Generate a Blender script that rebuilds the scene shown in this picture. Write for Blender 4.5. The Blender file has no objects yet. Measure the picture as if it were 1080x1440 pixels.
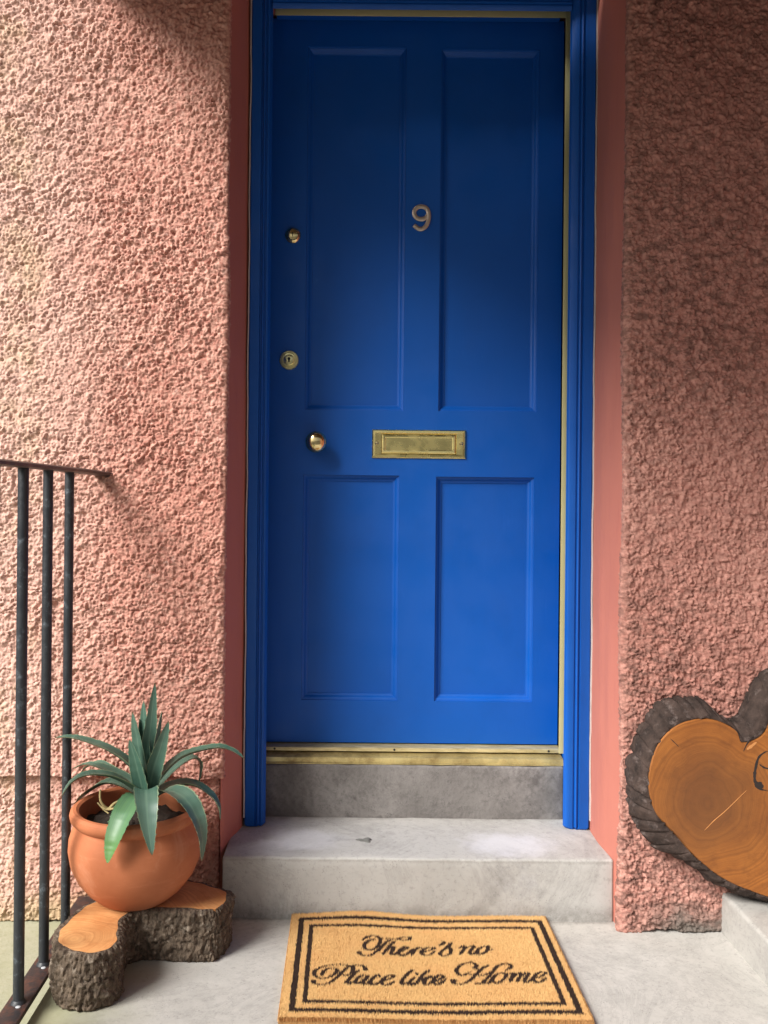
import bpy, bmesh, math, random
import numpy as np
from mathutils import Vector, Matrix

R = math.radians
SC = bpy.context.scene
COL = SC.collection

# ------------------------------------------------------------------ camera
cam_d = bpy.data.cameras.new('camera')
cam = bpy.data.objects.new('camera', cam_d); COL.objects.link(cam)
cam_d.sensor_fit = 'VERTICAL'; cam_d.sensor_height = 36.0
cam_d.lens = 31.0
cam_d.shift_x = 50/1440; cam_d.shift_y = -20/1440
cam_d.clip_start = 0.05; cam_d.clip_end = 500
cam.location = (0, -2.03, 0.99)
cam.rotation_euler = (Matrix.Rotation(R(90), 4, 'X') @ Matrix.Rotation(R(0.55), 4, 'Z')).to_euler()
SC.camera = cam

# ------------------------------------------------------------------ sky, sun, exposure
SUN_EL, SUN_AZ = 39.0, -50.0       # azimuth from straight out of the wall, negative = towards the left
w = bpy.data.worlds.new('World'); SC.world = w; w.use_nodes = True
nt = w.node_tree; nt.nodes.clear()
wo = nt.nodes.new('ShaderNodeOutputWorld'); bg = nt.nodes.new('ShaderNodeBackground')
sky = nt.nodes.new('ShaderNodeTexSky'); sky.sky_type = 'NISHITA'; sky.sun_disc = False
# direction towards the sun
az = R(SUN_AZ); el = R(SUN_EL)
sdir = Vector((math.sin(az)*math.cos(el), -math.cos(az)*math.cos(el), math.sin(el)))
sky.sun_elevation = el; sky.sun_rotation = math.atan2(sdir.x, sdir.y)
sky.air_density = 1.0; sky.dust_density = 6.0; sky.ozone_density = 1.0
hs = nt.nodes.new('ShaderNodeHueSaturation'); hs.inputs['Saturation'].default_value = 0.35
nt.links.new(sky.outputs[0], hs.inputs['Color']); nt.links.new(hs.outputs[0], bg.inputs[0])
bg.inputs[1].default_value = 0.05
nt.links.new(bg.outputs[0], wo.inputs[0])
sl = bpy.data.lights.new('sun', 'SUN'); sl.energy = 3.3; sl.angle = R(27); sl.color = (1, .965, .915)
so = bpy.data.objects.new('sun', sl); COL.objects.link(so)
so.rotation_euler = sdir.to_track_quat('Z', 'Y').to_euler()
SC.view_settings.view_transform = 'Standard'; SC.view_settings.look = 'None'
SC.view_settings.exposure = 0.92; SC.view_settings.gamma = 1.0

# ------------------------------------------------------------------ helpers
def tag(o, label=None, cat=None, group=None, kind=None):
    if label: o['label'] = label
    if cat: o['category'] = cat
    if group: o['group'] = group
    if kind: o['kind'] = kind
    return o

def empty(name, loc, label, cat, group=None):
    o = bpy.data.objects.new(name, None); COL.objects.link(o)
    o.location = loc; o.empty_display_size = 0.05
    return tag(o, label, cat, group)

def link(name, me, mat, parent=None, smooth=False):
    if mat is not None and not me.materials: me.materials.append(mat)
    if smooth:
        me.polygons.foreach_set('use_smooth', [True]*len(me.polygons))
    o = bpy.data.objects.new(name, me); COL.objects.link(o)
    if parent is not None:
        p = Vector((0, 0, 0)); q = parent
        while q is not None:
            p = p + Vector(q.location); q = q.parent
        o.parent = parent
        me.transform(Matrix.Translation(-p))          # geometry is written in world metres
    return o

def mesh(name, v, f, mat, parent=None, smooth=False):
    me = bpy.data.meshes.new(name); me.from_pydata([tuple(p) for p in v], [], [tuple(q) for q in f]); me.update()
    return link(name, me, mat, parent, smooth)

def from_bm(name, bm, mat, parent=None, smooth=False, autosmooth=None):
    bmesh.ops.recalc_face_normals(bm, faces=bm.faces)
    me = bpy.data.meshes.new(name); bm.to_mesh(me); bm.free()
    o = link(name, me, mat, parent, smooth)
    if autosmooth is not None:
        me.polygons.foreach_set('use_smooth', [True]*len(me.polygons))
        me.set_sharp_from_angle(angle=R(autosmooth))
    return o

def bm_box(bm, x0, x1, y0, y1, z0, z1, bev=0.0, seg=2):
    r = bmesh.ops.create_cube(bm, size=1.0)
    for v in r['verts']:
        v.co = Vector(((x0+x1)/2 + v.co.x*(x1-x0), (y0+y1)/2 + v.co.y*(y1-y0), (z0+z1)/2 + v.co.z*(z1-z0)))
    if bev > 0:
        es = list({e for v in r['verts'] for e in v.link_edges})
        bmesh.ops.bevel(bm, geom=es, offset=bev, segments=seg, affect='EDGES', profile=0.5)
    return bm

def box(name, x0, x1, y0, y1, z0, z1, mat, parent=None, bev=0.0, seg=2):
    bm = bmesh.new(); bm_box(bm, x0, x1, y0, y1, z0, z1, bev, seg)
    return from_bm(name, bm, mat, parent, autosmooth=35)

def lathe(name, prof, mat, parent, center, axis='Z', n=64, cap=True):
    """prof = [(radius, height)] along the axis; axis 'Z' up or 'Y' pointing to the viewer (-Y)."""
    v = []; f = []
    for r, h in prof:
        for i in range(n):
            a = 2*math.pi*i/n
            if axis == 'Z': v.append((center[0]+r*math.cos(a), center[1]+r*math.sin(a), center[2]+h))
            else: v.append((center[0]+r*math.cos(a), center[1]-h, center[2]+r*math.sin(a)))
    m = len(prof)
    for j in range(m-1):
        for i in range(n):
            k = (i+1) % n
            f.append((j*n+i, j*n+k, (j+1)*n+k, (j+1)*n+i))
    if cap:
        f.append(tuple(range(n))[::-1]); f.append(tuple((m-1)*n+i for i in range(n)))
    me = bpy.data.meshes.new(name); me.from_pydata(v, [], f); me.update()
    bm = bmesh.new(); bm.from_mesh(me); bpy.data.meshes.remove(me)
    return from_bm(name, bm, mat, parent, autosmooth=32)

def catmull(pts, n=10, closed=False):
    P = [Vector(p) for p in pts]; N = len(P); out = []
    segs = N if closed else N-1
    for i in range(segs):
        if closed: a, b, c, d = P[(i-1) % N], P[i], P[(i+1) % N], P[(i+2) % N]
        else: a, b, c, d = P[max(i-1, 0)], P[i], P[i+1], P[min(i+2, N-1)]
        for k in range(n):
            t = k/n
            out.append(0.5*((2*b)+(-a+c)*t+(2*a-5*b+4*c-d)*t*t+(-a+3*b-3*c+d)*t**3))
    if not closed: out.append(P[-1])
    return out

def tube(name, pts, rad, mat, parent, n=8):
    P = [Vector(p) for p in pts]; v = []; f = []
    for i, p in enumerate(P):
        t = (P[min(i+1, len(P)-1)]-P[max(i-1, 0)]).normalized()
        u = t.cross(Vector((0, 0, 1))); u = u.normalized() if u.length > 1e-4 else Vector((1, 0, 0))
        q = t.cross(u)
        r = rad if not callable(rad) else rad(i/(len(P)-1))
        for k in range(n):
            a = 2*math.pi*k/n
            v.append(p+u*math.cos(a)*r+q*math.sin(a)*r)
    for i in range(len(P)-1):
        for k in range(n):
            f.append((i*n+k, i*n+(k+1) % n, (i+1)*n+(k+1) % n, (i+1)*n+k))
    f.append(tuple(range(n))); f.append(tuple((len(P)-1)*n+k for k in range(n)))
    me = bpy.data.meshes.new(name); me.from_pydata([tuple(p) for p in v], [], f)
    bm = bmesh.new(); bm.from_mesh(me); bpy.data.meshes.remove(me)
    return from_bm(name, bm, mat, parent, autosmooth=50)

# ---- noise (numpy)
def _h(ix, iy, s):
    n = (ix.astype(np.int64)*374761393 + iy.astype(np.int64)*668265263 + s*1274126177) & 0xffffffff
    n = ((n ^ (n >> 13))*1274126177) & 0xffffffff
    n = (n ^ (n >> 16)) & 0xffffffff
    return n/4294967295.0

def vnoise(x, y, s=0):
    ix = np.floor(x); iy = np.floor(y); fx = x-ix; fy = y-iy
    fx = fx*fx*(3-2*fx); fy = fy*fy*(3-2*fy)
    a = _h(ix, iy, s); b = _h(ix+1, iy, s); c = _h(ix, iy+1, s); d = _h(ix+1, iy+1, s)
    return (a*(1-fx)+b*fx)*(1-fy)+(c*(1-fx)+d*fx)*fy

def blobs(x, y, s=0, jit=0.9):
    """rounded lumps: highest spherical cap among neighbouring jittered stones"""
    ix = np.floor(x); iy = np.floor(y); best = np.zeros_like(x)
    for di in (-1, 0, 1):
        for dj in (-1, 0, 1):
            cx = ix+di; cy = iy+dj
            px = cx+0.5+(_h(cx, cy, s)-.5)*jit; py = cy+0.5+(_h(cx, cy, s+7)-.5)*jit
            r = 0.42+0.45*_h(cx, cy, s+13); hh = 0.35+0.65*_h(cx, cy, s+29)
            an = _h(cx, cy, s+37)*3.14; el_ = 0.65+0.5*_h(cx, cy, s+41)
            dx = x-px; dy = y-py
            u = dx*np.cos(an)+dy*np.sin(an); v = -dx*np.sin(an)+dy*np.cos(an)
            d2 = (u*el_)**2+(v/el_)**2
            best = np.maximum(best, np.clip(1-d2/(r*r), 0, 1)**0.7*hh)
    return best

# ------------------------------------------------------------------ materials
class Mat:
    def __init__(s, name, rough=0.6, metal=0.0, spec=0.5):
        s.m = bpy.data.materials.new(name); s.m.use_nodes = True; s.t = s.m.node_tree
        s.b = s.t.nodes['Principled BSDF']; s.b.inputs['Roughness'].default_value = rough
        s.b.inputs['Metallic'].default_value = metal; s.b.inputs['Specular IOR Level'].default_value = spec
        s.tc = s.t.nodes.new('ShaderNodeTexCoord')
    def N(s, t, **k):
        n = s.t.nodes.new(t)
        for a, b in k.items(): setattr(n, a, b)
        return n
    def L(s, a, b): s.t.links.new(a, b)
    def mapv(s, scale=(1, 1, 1), src='Object', rot=(0, 0, 0)):
        m = s.N('ShaderNodeMapping'); m.inputs['Scale'].default_value = scale; m.inputs['Rotation'].default_value = rot
        s.L(s.tc.outputs[src], m.inputs[0]); return m.outputs[0]
    def noise(s, sc, det=4, rough=.55, vec=None, dist=0):
        n = s.N('ShaderNodeTexNoise'); n.inputs['Scale'].default_value = sc; n.inputs['Detail'].default_value = det
        n.inputs['Roughness'].default_value = rough; n.inputs['Distortion'].default_value = dist
        s.L(vec if vec is not None else s.mapv(), n.inputs['Vector']); return n.outputs[0]
    def voro(s, sc, vec=None, feat='F1', out=0):
        n = s.N('ShaderNodeTexVoronoi', feature=feat); n.inputs['Scale'].default_value = sc
        s.L(vec if vec is not None else s.mapv(), n.inputs['Vector']); return n.outputs[out]
    def ramp(s, fac, stops):
        r = s.N('ShaderNodeValToRGB'); e = r.color_ramp.elements
        while len(e) < len(stops): e.new(0.5)
        for q, (p, c) in zip(e, stops):
            q.position = p; q.color = (c, c, c, 1) if isinstance(c, (int, float)) else (*c, 1)
        s.L(fac, r.inputs[0]); return r.outputs[0]
    def mix(s, fac, a, b, mode='MIX'):
        n = s.N('ShaderNodeMix', data_type='RGBA', blend_type=mode)
        for sock, val in ((n.inputs[0], fac), (n.inputs[6], a), (n.inputs[7], b)):
            if isinstance(val, (int, float)): sock.default_value = val
            elif isinstance(val, tuple): sock.default_value = (*val, 1)
            else: s.L(val, sock)
        return n.outputs[2]
    def math(s, op, a, b=0.0, clamp=False):
        n = s.N('ShaderNodeMath', operation=op, use_clamp=clamp)
        for sock, val in ((n.inputs[0], a), (n.inputs[1], b)):
            if isinstance(val, (int, float)): sock.default_value = val
            else: s.L(val, sock)
        return n.outputs[0]
    def maprange(s, v, a, b, c=0.0, d=1.0, smooth=True):
        n = s.N('ShaderNodeMapRange'); n.interpolation_type = 'SMOOTHSTEP' if smooth else 'LINEAR'
        s.L(v, n.inputs[0])
        for i, x in enumerate((a, b, c, d)): n.inputs[i+1].default_value = x
        return n.outputs[0]
    def xyz(s, i, src='Object'):
        n = s.N('ShaderNodeSeparateXYZ'); s.L(s.tc.outputs[src], n.inputs[0]); return n.outputs[i]
    def col(s, c):
        if isinstance(c, tuple): s.b.inputs['Base Color'].default_value = (*c, 1)
        else: s.L(c, s.b.inputs['Base Color'])
        return s
    def rough(s, c): s.L(c, s.b.inputs['Roughness']); return s
    def bump(s, h, strength=.4, dist=.002):
        n = s.N('ShaderNodeBump'); n.inputs['Strength'].default_value = strength; n.inputs['Distance'].default_value = dist
        s.L(h, n.inputs['Height'])
        if s.b.inputs['Normal'].is_linked: s.L(s.b.inputs['Normal'].links[0].from_socket, n.inputs['Normal'])
        s.L(n.outputs[0], s.b.inputs['Normal']); return s

def m_roughcast(name, base, light, deep, cream, algae, grime):
    m = Mat(name, .9, 0, .2)
    big = m.noise(2.2, 5, .6)
    c = m.mix(m.ramp(big, [(.35, 0), (.68, 1)]), base, light)
    c = m.mix(m.ramp(m.noise(95, 3, .6), [(.42, 0), (.66, 1)]), c, deep)
    if cream:
        x = m.maprange(m.math('ADD', m.xyz(0), m.math('MULTIPLY', m.noise(3, 4), .5)), -.40, -.78, 0, 1)
        c = m.mix(m.math('MULTIPLY', x, .6), c, cream)
        # paint scuffed to pale on the lumps here and there
        c = m.mix(m.ramp(m.noise(38, 3, .7), [(.60, 0), (.74, .55)]), c, (.74, .53, .46))
    if algae:
        z = m.math('ADD', m.xyz(2), m.math('MULTIPLY', m.noise(7, 4), .22))
        c = m.mix(m.math('MULTIPLY', m.maprange(z, .22, .06), .55), c, (.30, .28, .12))
        p = m.math('MULTIPLY', m.maprange(m.xyz(0), -.86, -.96), m.ramp(m.noise(6, 5, .65), [(.52, 0), (.66, .22)]))
        c = m.mix(p, c, (.42, .40, .15))
    if grime:
        st = m.noise(1.0, 6, .7, m.mapv((34, 34, 55)))
        reg = m.ramp(m.noise(1.6, 3), [(.36, .25), (.66, 1)])
        c = m.mix(m.math('MULTIPLY', m.math('MULTIPLY', m.ramp(st, [(.45, 0), (.58, 1)]), reg), .80), c, grime)
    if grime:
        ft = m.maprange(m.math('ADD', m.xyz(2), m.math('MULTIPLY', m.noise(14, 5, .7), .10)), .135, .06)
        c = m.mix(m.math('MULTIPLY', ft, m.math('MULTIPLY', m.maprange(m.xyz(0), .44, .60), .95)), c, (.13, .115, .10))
    m.col(c)
    m.bump(m.noise(200, 4, .7), .55, .0018); m.bump(m.noise(420, 3, .7), .4, .0008)
    return m.m

M_WALL_L = m_roughcast('render_pink_left', (.52, .255, .195), (.64, .365, .29), (.37, .15, .115), (.72, .50, .42), True, None)
M_WALL_R = m_roughcast('render_pink_right', (.46, .225, .18), (.54, .29, .235), (.33, .145, .115), None, False, (.10, .055, .045))

def m_reveal():
    m = Mat('reveal_paint', .75, 0, .3)
    c = m.mix(m.noise(4, 4), (.46, .155, .115), (.53, .195, .145))
    c = m.mix(m.ramp(m.noise(1, 5, .7, m.mapv((40, 40, 5))), [(.55, 0), (.72, .6)]), c, (.44, .145, .115))
    m.col(c); m.bump(m.noise(1, 5, .6, m.mapv((90, 90, 25))), .3, .0025)
    return m.m
M_REVEAL = m_reveal()

def m_blue(name, c0=(.0015, .072, .35), c1=(.0025, .086, .40)):
    m = Mat(name, .42, 0, .32)
    c = m.mix(m.noise(3, 3), c0, c1)
    c = m.mix(m.ramp(m.noise(1, 7, .8, m.mapv((34, 34, 20))), [(.67, 0), (.70, .45)]), c, (.03, .16, .45))   # small scuffs and rubbed spots
    c = m.mix(m.ramp(m.noise(5, 6, .75), [(.5, 0), (.75, .3)]), c, (.004, .06, .27))
    m.col(c)
    m.rough(m.maprange(m.noise(9, 6), .3, .7, .36, .60))
    m.bump(m.noise(1, 5, .6, m.mapv((150, 150, 6))), .32, .0008)
    m.bump(m.noise(28, 3, .5), .12, .0012)
    return m.m
M_BLUE = m_blue('blue_gloss_paint')
M_BLUEF = m_blue('blue_frame_paint', (.003, .075, .37), (.004, .100, .46))

def m_brass(name, tone=(.72, .53, .20), tarn=(.30, .24, .09), amt=.5, rough=.28, sc=30):
    m = Mat(name, rough, 1.0)
    c = m.mix(m.math('MULTIPLY', m.ramp(m.noise(sc, 5, .65), [(.4, 0), (.7, 1)]), amt), tone, tarn)
    m.col(c); m.rough(m.maprange(m.noise(sc*2, 4), .3, .7, rough*.7, rough*1.6))
    m.bump(m.noise(60, 3), .1, .0006)
    return m.m
M_BRASS = m_brass('polished_brass', (.90, .72, .36), amt=.25, rough=.14)
M_BRASS_PLATE = m_brass('letter_plate_brass', (.92, .78, .34), (.46, .38, .12), .40, .24, 14)
M_BRASS_OLD = m_brass('weathered_brass', (.56, .46, .20), (.20, .14, .05), .85, .45, 22); M_BRASS_OLD.node_tree.nodes['Principled BSDF'].inputs['Metallic'].default_value = .6
def m_strip():
    m = Mat('weatherstrip_brass', .5, .35)
    m.col(m.mix(m.noise(9, 4), (.60, .52, .22), (.72, .64, .31))); return m.m
M_STRIP = m_strip()
def m_sill():
    m = Mat('sill_brass', .45, .45)
    c = m.mix(m.ramp(m.noise(1, 5, .7, m.mapv((14, 60, 60))), [(.4, 0), (.7, 1)]), (.66, .56, .30), (.36, .29, .12)); m.col(c); return m.m
M_SILL = m_sill()
def simple(name, c, rough=.6, metal=0, sc=40, var=.25, bump=.0, bd=.001):
    m = Mat(name, rough, metal)
    m.col(m.mix(m.noise(sc, 4), tuple(k*(1-var) for k in c), tuple(min(1, k*(1+var)) for k in c)))
    if bump: m.bump(m.noise(sc*2, 4), bump, bd)
    return m.m
M_DARK = simple('dark_gap', (.012, .012, .014), .9)
M_NUM = simple('numeral_metal', (.60, .50, .40), .36, .75, 90, .25)
M_CAULK = simple('old_white_paint', (.52, .47, .44), .8)

def m_concrete(name, c0, c1, c2, stain=(.16, .155, .15), green=False, white=False, sc=1.0):
    m = Mat(name, .88, 0, .25)
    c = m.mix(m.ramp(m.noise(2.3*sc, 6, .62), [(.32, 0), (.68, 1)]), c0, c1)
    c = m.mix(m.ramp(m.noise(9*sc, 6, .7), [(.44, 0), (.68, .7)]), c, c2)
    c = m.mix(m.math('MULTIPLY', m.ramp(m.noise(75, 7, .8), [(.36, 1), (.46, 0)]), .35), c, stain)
    c = m.mix(m.math('MULTIPLY', m.ramp(m.noise(5.5*sc, 7, .75, dist=.6), [(.56, 0), (.72, 1)]), .45), c, stain)
    pits = m.voro(170, None, 'F1')
    pm = m.math('MULTIPLY', m.ramp(pits, [(.10, 1), (.22, 0)]), m.ramp(m.noise(30, 3), [(.5, 0), (.62, 1)]))
    c = m.mix(m.math('MULTIPLY', pm, .6), c, tuple(k*.6 for k in stain))
    c = m.mix(m.math('MULTIPLY', m.ramp(m.noise(3.1*sc, 8, .8, dist=1.2), [(.50, 0), (.53, .5), (.56, 0)]), .4), c, stain)
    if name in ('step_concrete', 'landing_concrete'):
        # darker uneven bands along the step's foot, back and upper front edge
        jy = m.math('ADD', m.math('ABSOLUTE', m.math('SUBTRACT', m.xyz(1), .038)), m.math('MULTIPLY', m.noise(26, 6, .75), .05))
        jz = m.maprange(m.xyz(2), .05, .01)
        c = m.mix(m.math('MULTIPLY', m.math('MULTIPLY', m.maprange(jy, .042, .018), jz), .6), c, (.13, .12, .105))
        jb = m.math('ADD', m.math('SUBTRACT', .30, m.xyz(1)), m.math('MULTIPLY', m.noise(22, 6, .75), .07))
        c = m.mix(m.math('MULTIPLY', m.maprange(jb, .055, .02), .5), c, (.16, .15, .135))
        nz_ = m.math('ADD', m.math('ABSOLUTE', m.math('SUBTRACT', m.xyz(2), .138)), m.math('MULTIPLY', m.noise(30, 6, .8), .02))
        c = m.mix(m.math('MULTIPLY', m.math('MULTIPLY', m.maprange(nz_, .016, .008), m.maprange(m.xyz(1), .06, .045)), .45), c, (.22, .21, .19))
    if green:
        g = m.maprange(m.math('ADD', m.xyz(0), m.math('MULTIPLY', m.noise(6, 5), .22)), -.22, -.45)
        c = m.mix(m.math('MULTIPLY', g, .75), c, (.27, .27, .14))
    if white:
        for (px, py, rr, am) in white:
            ad = m.N('ShaderNodeVectorMath', operation='SUBTRACT'); m.L(m.tc.outputs['Object'], ad.inputs[0]); ad.inputs[1].default_value = (px, py, .144 if name == 'step_concrete' else .17)
            mu = m.N('ShaderNodeVectorMath', operation='MULTIPLY'); m.L(ad.outputs[0], mu.inputs[0]); mu.inputs[1].default_value = (1, 1.5, .2)
            ln = m.N('ShaderNodeVectorMath', operation='LENGTH'); m.L(mu.outputs[0], ln.inputs[0])
            d = m.math('ADD', ln.outputs['Value'], m.math('MULTIPLY', m.math('SUBTRACT', m.noise(22, 5, .7), .5), .13))
            c = m.mix(m.math('MULTIPLY', m.maprange(d, rr, rr*.35), am), c, (.64, .65, .70))
    m.col(c)
    m.bump(m.noise(110, 6, .75), .3, .0012); m.bump(m.noise(12, 5, .6), .35, .005)
    return m.m
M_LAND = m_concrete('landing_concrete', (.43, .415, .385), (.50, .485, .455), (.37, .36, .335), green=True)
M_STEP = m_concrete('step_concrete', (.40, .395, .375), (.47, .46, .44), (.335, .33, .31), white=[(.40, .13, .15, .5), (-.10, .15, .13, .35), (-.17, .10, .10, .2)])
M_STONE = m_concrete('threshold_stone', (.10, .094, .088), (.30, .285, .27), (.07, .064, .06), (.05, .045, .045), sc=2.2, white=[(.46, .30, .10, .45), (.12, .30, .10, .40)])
M_LEDGE = m_concrete('ledge_concrete', (.38, .37, .345), (.45, .435, .41), (.33, .32, .30))
M_PAVE = m_concrete('paving_concrete', (.36, .36, .26), (.42, .41, .30), (.30, .31, .19), (.20, .21, .11))
M_STONE_LUMP = simple('grey_mortar', (.14, .14, .13), .9)

# ------------------------------------------------------------------ ground
M_ASPH = simple('asphalt', (.05, .05, .048), .9, 0, 3, .3, .5, .004)
ground = mesh('ground', [(-60, -60, -.042), (60, -60, -.042), (60, 60, -.042), (-60, 60, -.042)], [(0, 1, 2, 3)], M_ASPH)
pv = mesh('pavement', [(-2.6, -2.4, -.036), (-.55, -2.4, -.036), (-.55, .2, -.036), (-2.6, .2, -.036)], [(0, 1, 2, 3)], M_PAVE)
tag(pv, kind='structure')
tag(ground, kind='structure')
def slab(name, x0, x1, y0, y1, z0, z1, mat, nx, ny, amp, bev=.006, sd=1):
    """concrete block with gently uneven, worn top and edges"""
    bm = bmesh.new(); bm_box(bm, x0, x1, y0, y1, z0, z1, bev, 3)
    bmesh.ops.subdivide_edges(bm, edges=[e for e in bm.edges if e.calc_length() > .05], cuts=nx, use_grid_fill=True)
    co = np.array([v.co[:] for v in bm.verts])
    d = (vnoise(co[:, 0]*9+5, co[:, 1]*9+co[:, 2]*9, sd)-.5)*amp+(vnoise(co[:, 0]*40+5, co[:, 1]*40+co[:, 2]*33, sd+3)-.5)*amp*.5
    for v, q in zip(bm.verts, d): v.co += Vector((q*.3, q*.8, q if v.co.z > z0+.01 else 0))
    return from_bm(name, bm, mat, None, autosmooth=40)
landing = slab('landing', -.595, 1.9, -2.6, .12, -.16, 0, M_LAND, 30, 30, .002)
tag(landing, kind='structure')

# ------------------------------------------------------------------ the house
house = empty('terraced_house', (.18, .2, 0), 'pink roughcast house front with a recessed blue front door numbered nine', 'house')

def grid_mesh(name, P, mat, parent):
    nv, nu = P.shape[:2]
    idx = np.arange(nv*nu).reshape(nv, nu)
    f = np.stack([idx[:-1, :-1], idx[:-1, 1:], idx[1:, 1:], idx[1:, :-1]], -1).reshape(-1, 4)
    me = bpy.data.meshes.new(name)
    me.vertices.add(nv*nu); me.vertices.foreach_set('co', P.reshape(-1).astype(np.float32))
    me.loops.add(f.size); me.loops.foreach_set('vertex_index', f.reshape(-1).astype(np.int32))
    me.polygons.add(len(f)); me.polygons.foreach_set('loop_start', np.arange(0, f.size, 4, dtype=np.int32))
    me.polygons.foreach_set('loop_total', np.full(len(f), 4, dtype=np.int32))
    me.update(calc_edges=True); me.validate()
    return link(name, me, mat, parent, True)

def roughcast(name, xa, xb, z0, z1, y, side, mat, amp=.0090, cell=.0070, step=.0023, seed=0, lip=0.0, ragged=0.0):
    """xa = the corner next to the doorway, xb = far end; side=+1 when the wall runs to +x.
       The sheet turns the corner with a small radius and runs back into the wall."""
    rad = .004; back = .010
    L = abs(xb-xa)
    n1 = int(L/step); u_flat = np.linspace(0, L, n1)[::-1]          # far -> corner
    arc = math.pi/2*rad; na = max(4, int(arc/step)); nb = int(back/step)
    us = np.concatenate([u_flat[:-1]+rad, np.linspace(1e-4, 1, na)*-1, -1-np.linspace(0, 1, nb+1)[1:]])
    xs = []; ys = []; nx = []; ny = []; s_ = []
    for u in us:
        if u >= 0: xs.append(xa+side*u); ys.append(y); nx.append(0); ny.append(-1); s_.append(u-rad)
        elif u >= -1:
            a = -u*math.pi/2
            xs.append(xa+side*(rad-rad*math.sin(a))); ys.append(y+rad-rad*math.cos(a)); nx.append(-side*math.sin(a)); ny.append(-math.cos(a)); s_.append(u*arc)
        else:
            q = -1-u; xs.append(xa); ys.append(y+rad+q*back); nx.append(-side); ny.append(0); s_.append(-arc-q*back)
    zs = np.linspace(z0, z1, int((z1-z0)/step))
    # bottom lip: the sheet curls back in to the wall
    nl = 5
    zl = np.full(nl, z0); yl = np.linspace(.05, .0, nl+1)[:-1]
    ztot = np.concatenate([zl, zs]); off = np.concatenate([yl, np.zeros(len(zs))])
    U, Z = np.meshgrid(np.array(s_), ztot)
    NX, _ = np.meshgrid(np.array(nx), ztot); NY, _ = np.meshgrid(np.array(ny), ztot)
    X, _ = np.meshgrid(np.array(xs), ztot); Y, O = np.meshgrid(np.array(ys), off)
    Zk = Z + O*1.0
    wx = (vnoise(U*90, Zk*90, seed+50)-.5)*.006; wz = (vnoise(U*90, Zk*90, seed+51)-.5)*.006
    h = .75*blobs((U+wx)/cell, (Zk+wz)/cell, seed)*(.25+1.1*vnoise(U/.012, Zk/.012, seed+60)) + .55*blobs((U+wx)/(cell*.62), (Zk+wz)/(cell*.62), seed+100)*(.2+1.1*vnoise(U/.007, Zk/.007, seed+61)) + .45*(vnoise(U/.026, Zk/.026, seed+2)) + .45*blobs(U/.019, Zk/.016, seed+300)*(_h(np.floor(U/.038), np.floor(Zk/.032), seed+301) > .62)*vnoise(U/.03, Zk/.03, seed+303) - .7*np.clip(vnoise(U/.011, Zk/.011, seed+304)-.72, 0, 1)*3 + .3*vnoise(U/.0045, Zk/.0045, seed+3)
    h = (h*amp - amp*.3)*np.clip(.7+U/.02, .55, 1)*(.75+.5*vnoise(U/.12, Zk/.12, seed+77))
    h += (vnoise(U/.35, Zk/.35, seed+5)-.5)*.012
    if ragged:
        # eroded toe
        Z = Z + np.where(Z < z0+.03, (vnoise(U/.035, U*0, seed+8)-.5)*ragged, 0)
    P = np.stack([X+NX*h, Y+NY*h+O, Z+(vnoise(U/.012, Zk/.012, seed+9)-.5)*.004], -1)
    return grid_mesh(name, P, mat, parent=house)

roughcast('wall', -.296, -1.20, .318, 2.50, .078, -1, M_WALL_L, seed=11, ragged=.010)
roughcast('wall_base', -.304, -1.20, -.034, .335, .092, -1, M_WALL_L, seed=23, ragged=.01, amp=.0085)
roughcast('wall', .634, 1.27, .003, 2.50, -.002, 1, M_WALL_R, amp=.0085, seed=37, ragged=.012)
# solid masonry behind the roughcast
box('wall_core', -1.22, -.315, .125, .60, -.2, 2.75, M_REVEAL, house)
box('wall_core', .650, 1.29, .035, .60, -.2, 2.75, M_REVEAL, house)
box('wall_core', -.315, .645, .17, .60, 2.31, 2.75, M_REVEAL, house)

def quad_strip(name, prof, z0, z1, mat, nz=60, amp=.0015, sd=0, parent=house):
    """smooth painted plaster reveal: plan line prof extruded in height with slight hand-made waviness"""
    pts = catmull([(a, b, 0) for a, b in prof], 8)
    u = np.arange(len(pts)); z = np.linspace(z0, z1, nz)
    P = np.zeros((nz, len(pts), 3))
    for i, p in enumerate(pts):
        P[:, i, 0] = p.x + (vnoise(z*9, np.full(nz, i*.25), sd)-.5)*amp*2; P[:, i, 1] = p.y; P[:, i, 2] = z
    return grid_mesh(name, P, mat, parent)
quad_strip('door_reveal', [(-.3000, .083), (-.294, .10), (-.281, .16), (-.262, .24)], 0, 2.35, M_REVEAL, sd=3)
quad_strip('door_reveal', [(.627, .24), (.625, .15), (.628, .08), (.6365, .004)], 0, 2.35, M_REVEAL, sd=5)
box('door_reveal', -.262, .626, .172, .24, 2.302, 2.33, M_REVEAL, house)

# thin line of old white paint between frame and reveal
for sx, a, b in ((1, .6235, .6262), (-1, -.2612, -.2585)):
    P = []
    bm = bmesh.new(); bm_box(bm, a, b, .2215, .236, .17, 2.3)
    bmesh.ops.subdivide_edges(bm, edges=[e for e in bm.edges if e.calc_length() > .5], cuts=120)
    for v in bm.verts: v.co.x += (math.sin(v.co.z*13)+math.sin(v.co.z*31+1)*.6+random.Random(int(v.co.z*4000)).uniform(-.5, .5))*.0007
    from_bm('caulk_line', bm, M_CAULK, house)

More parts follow.
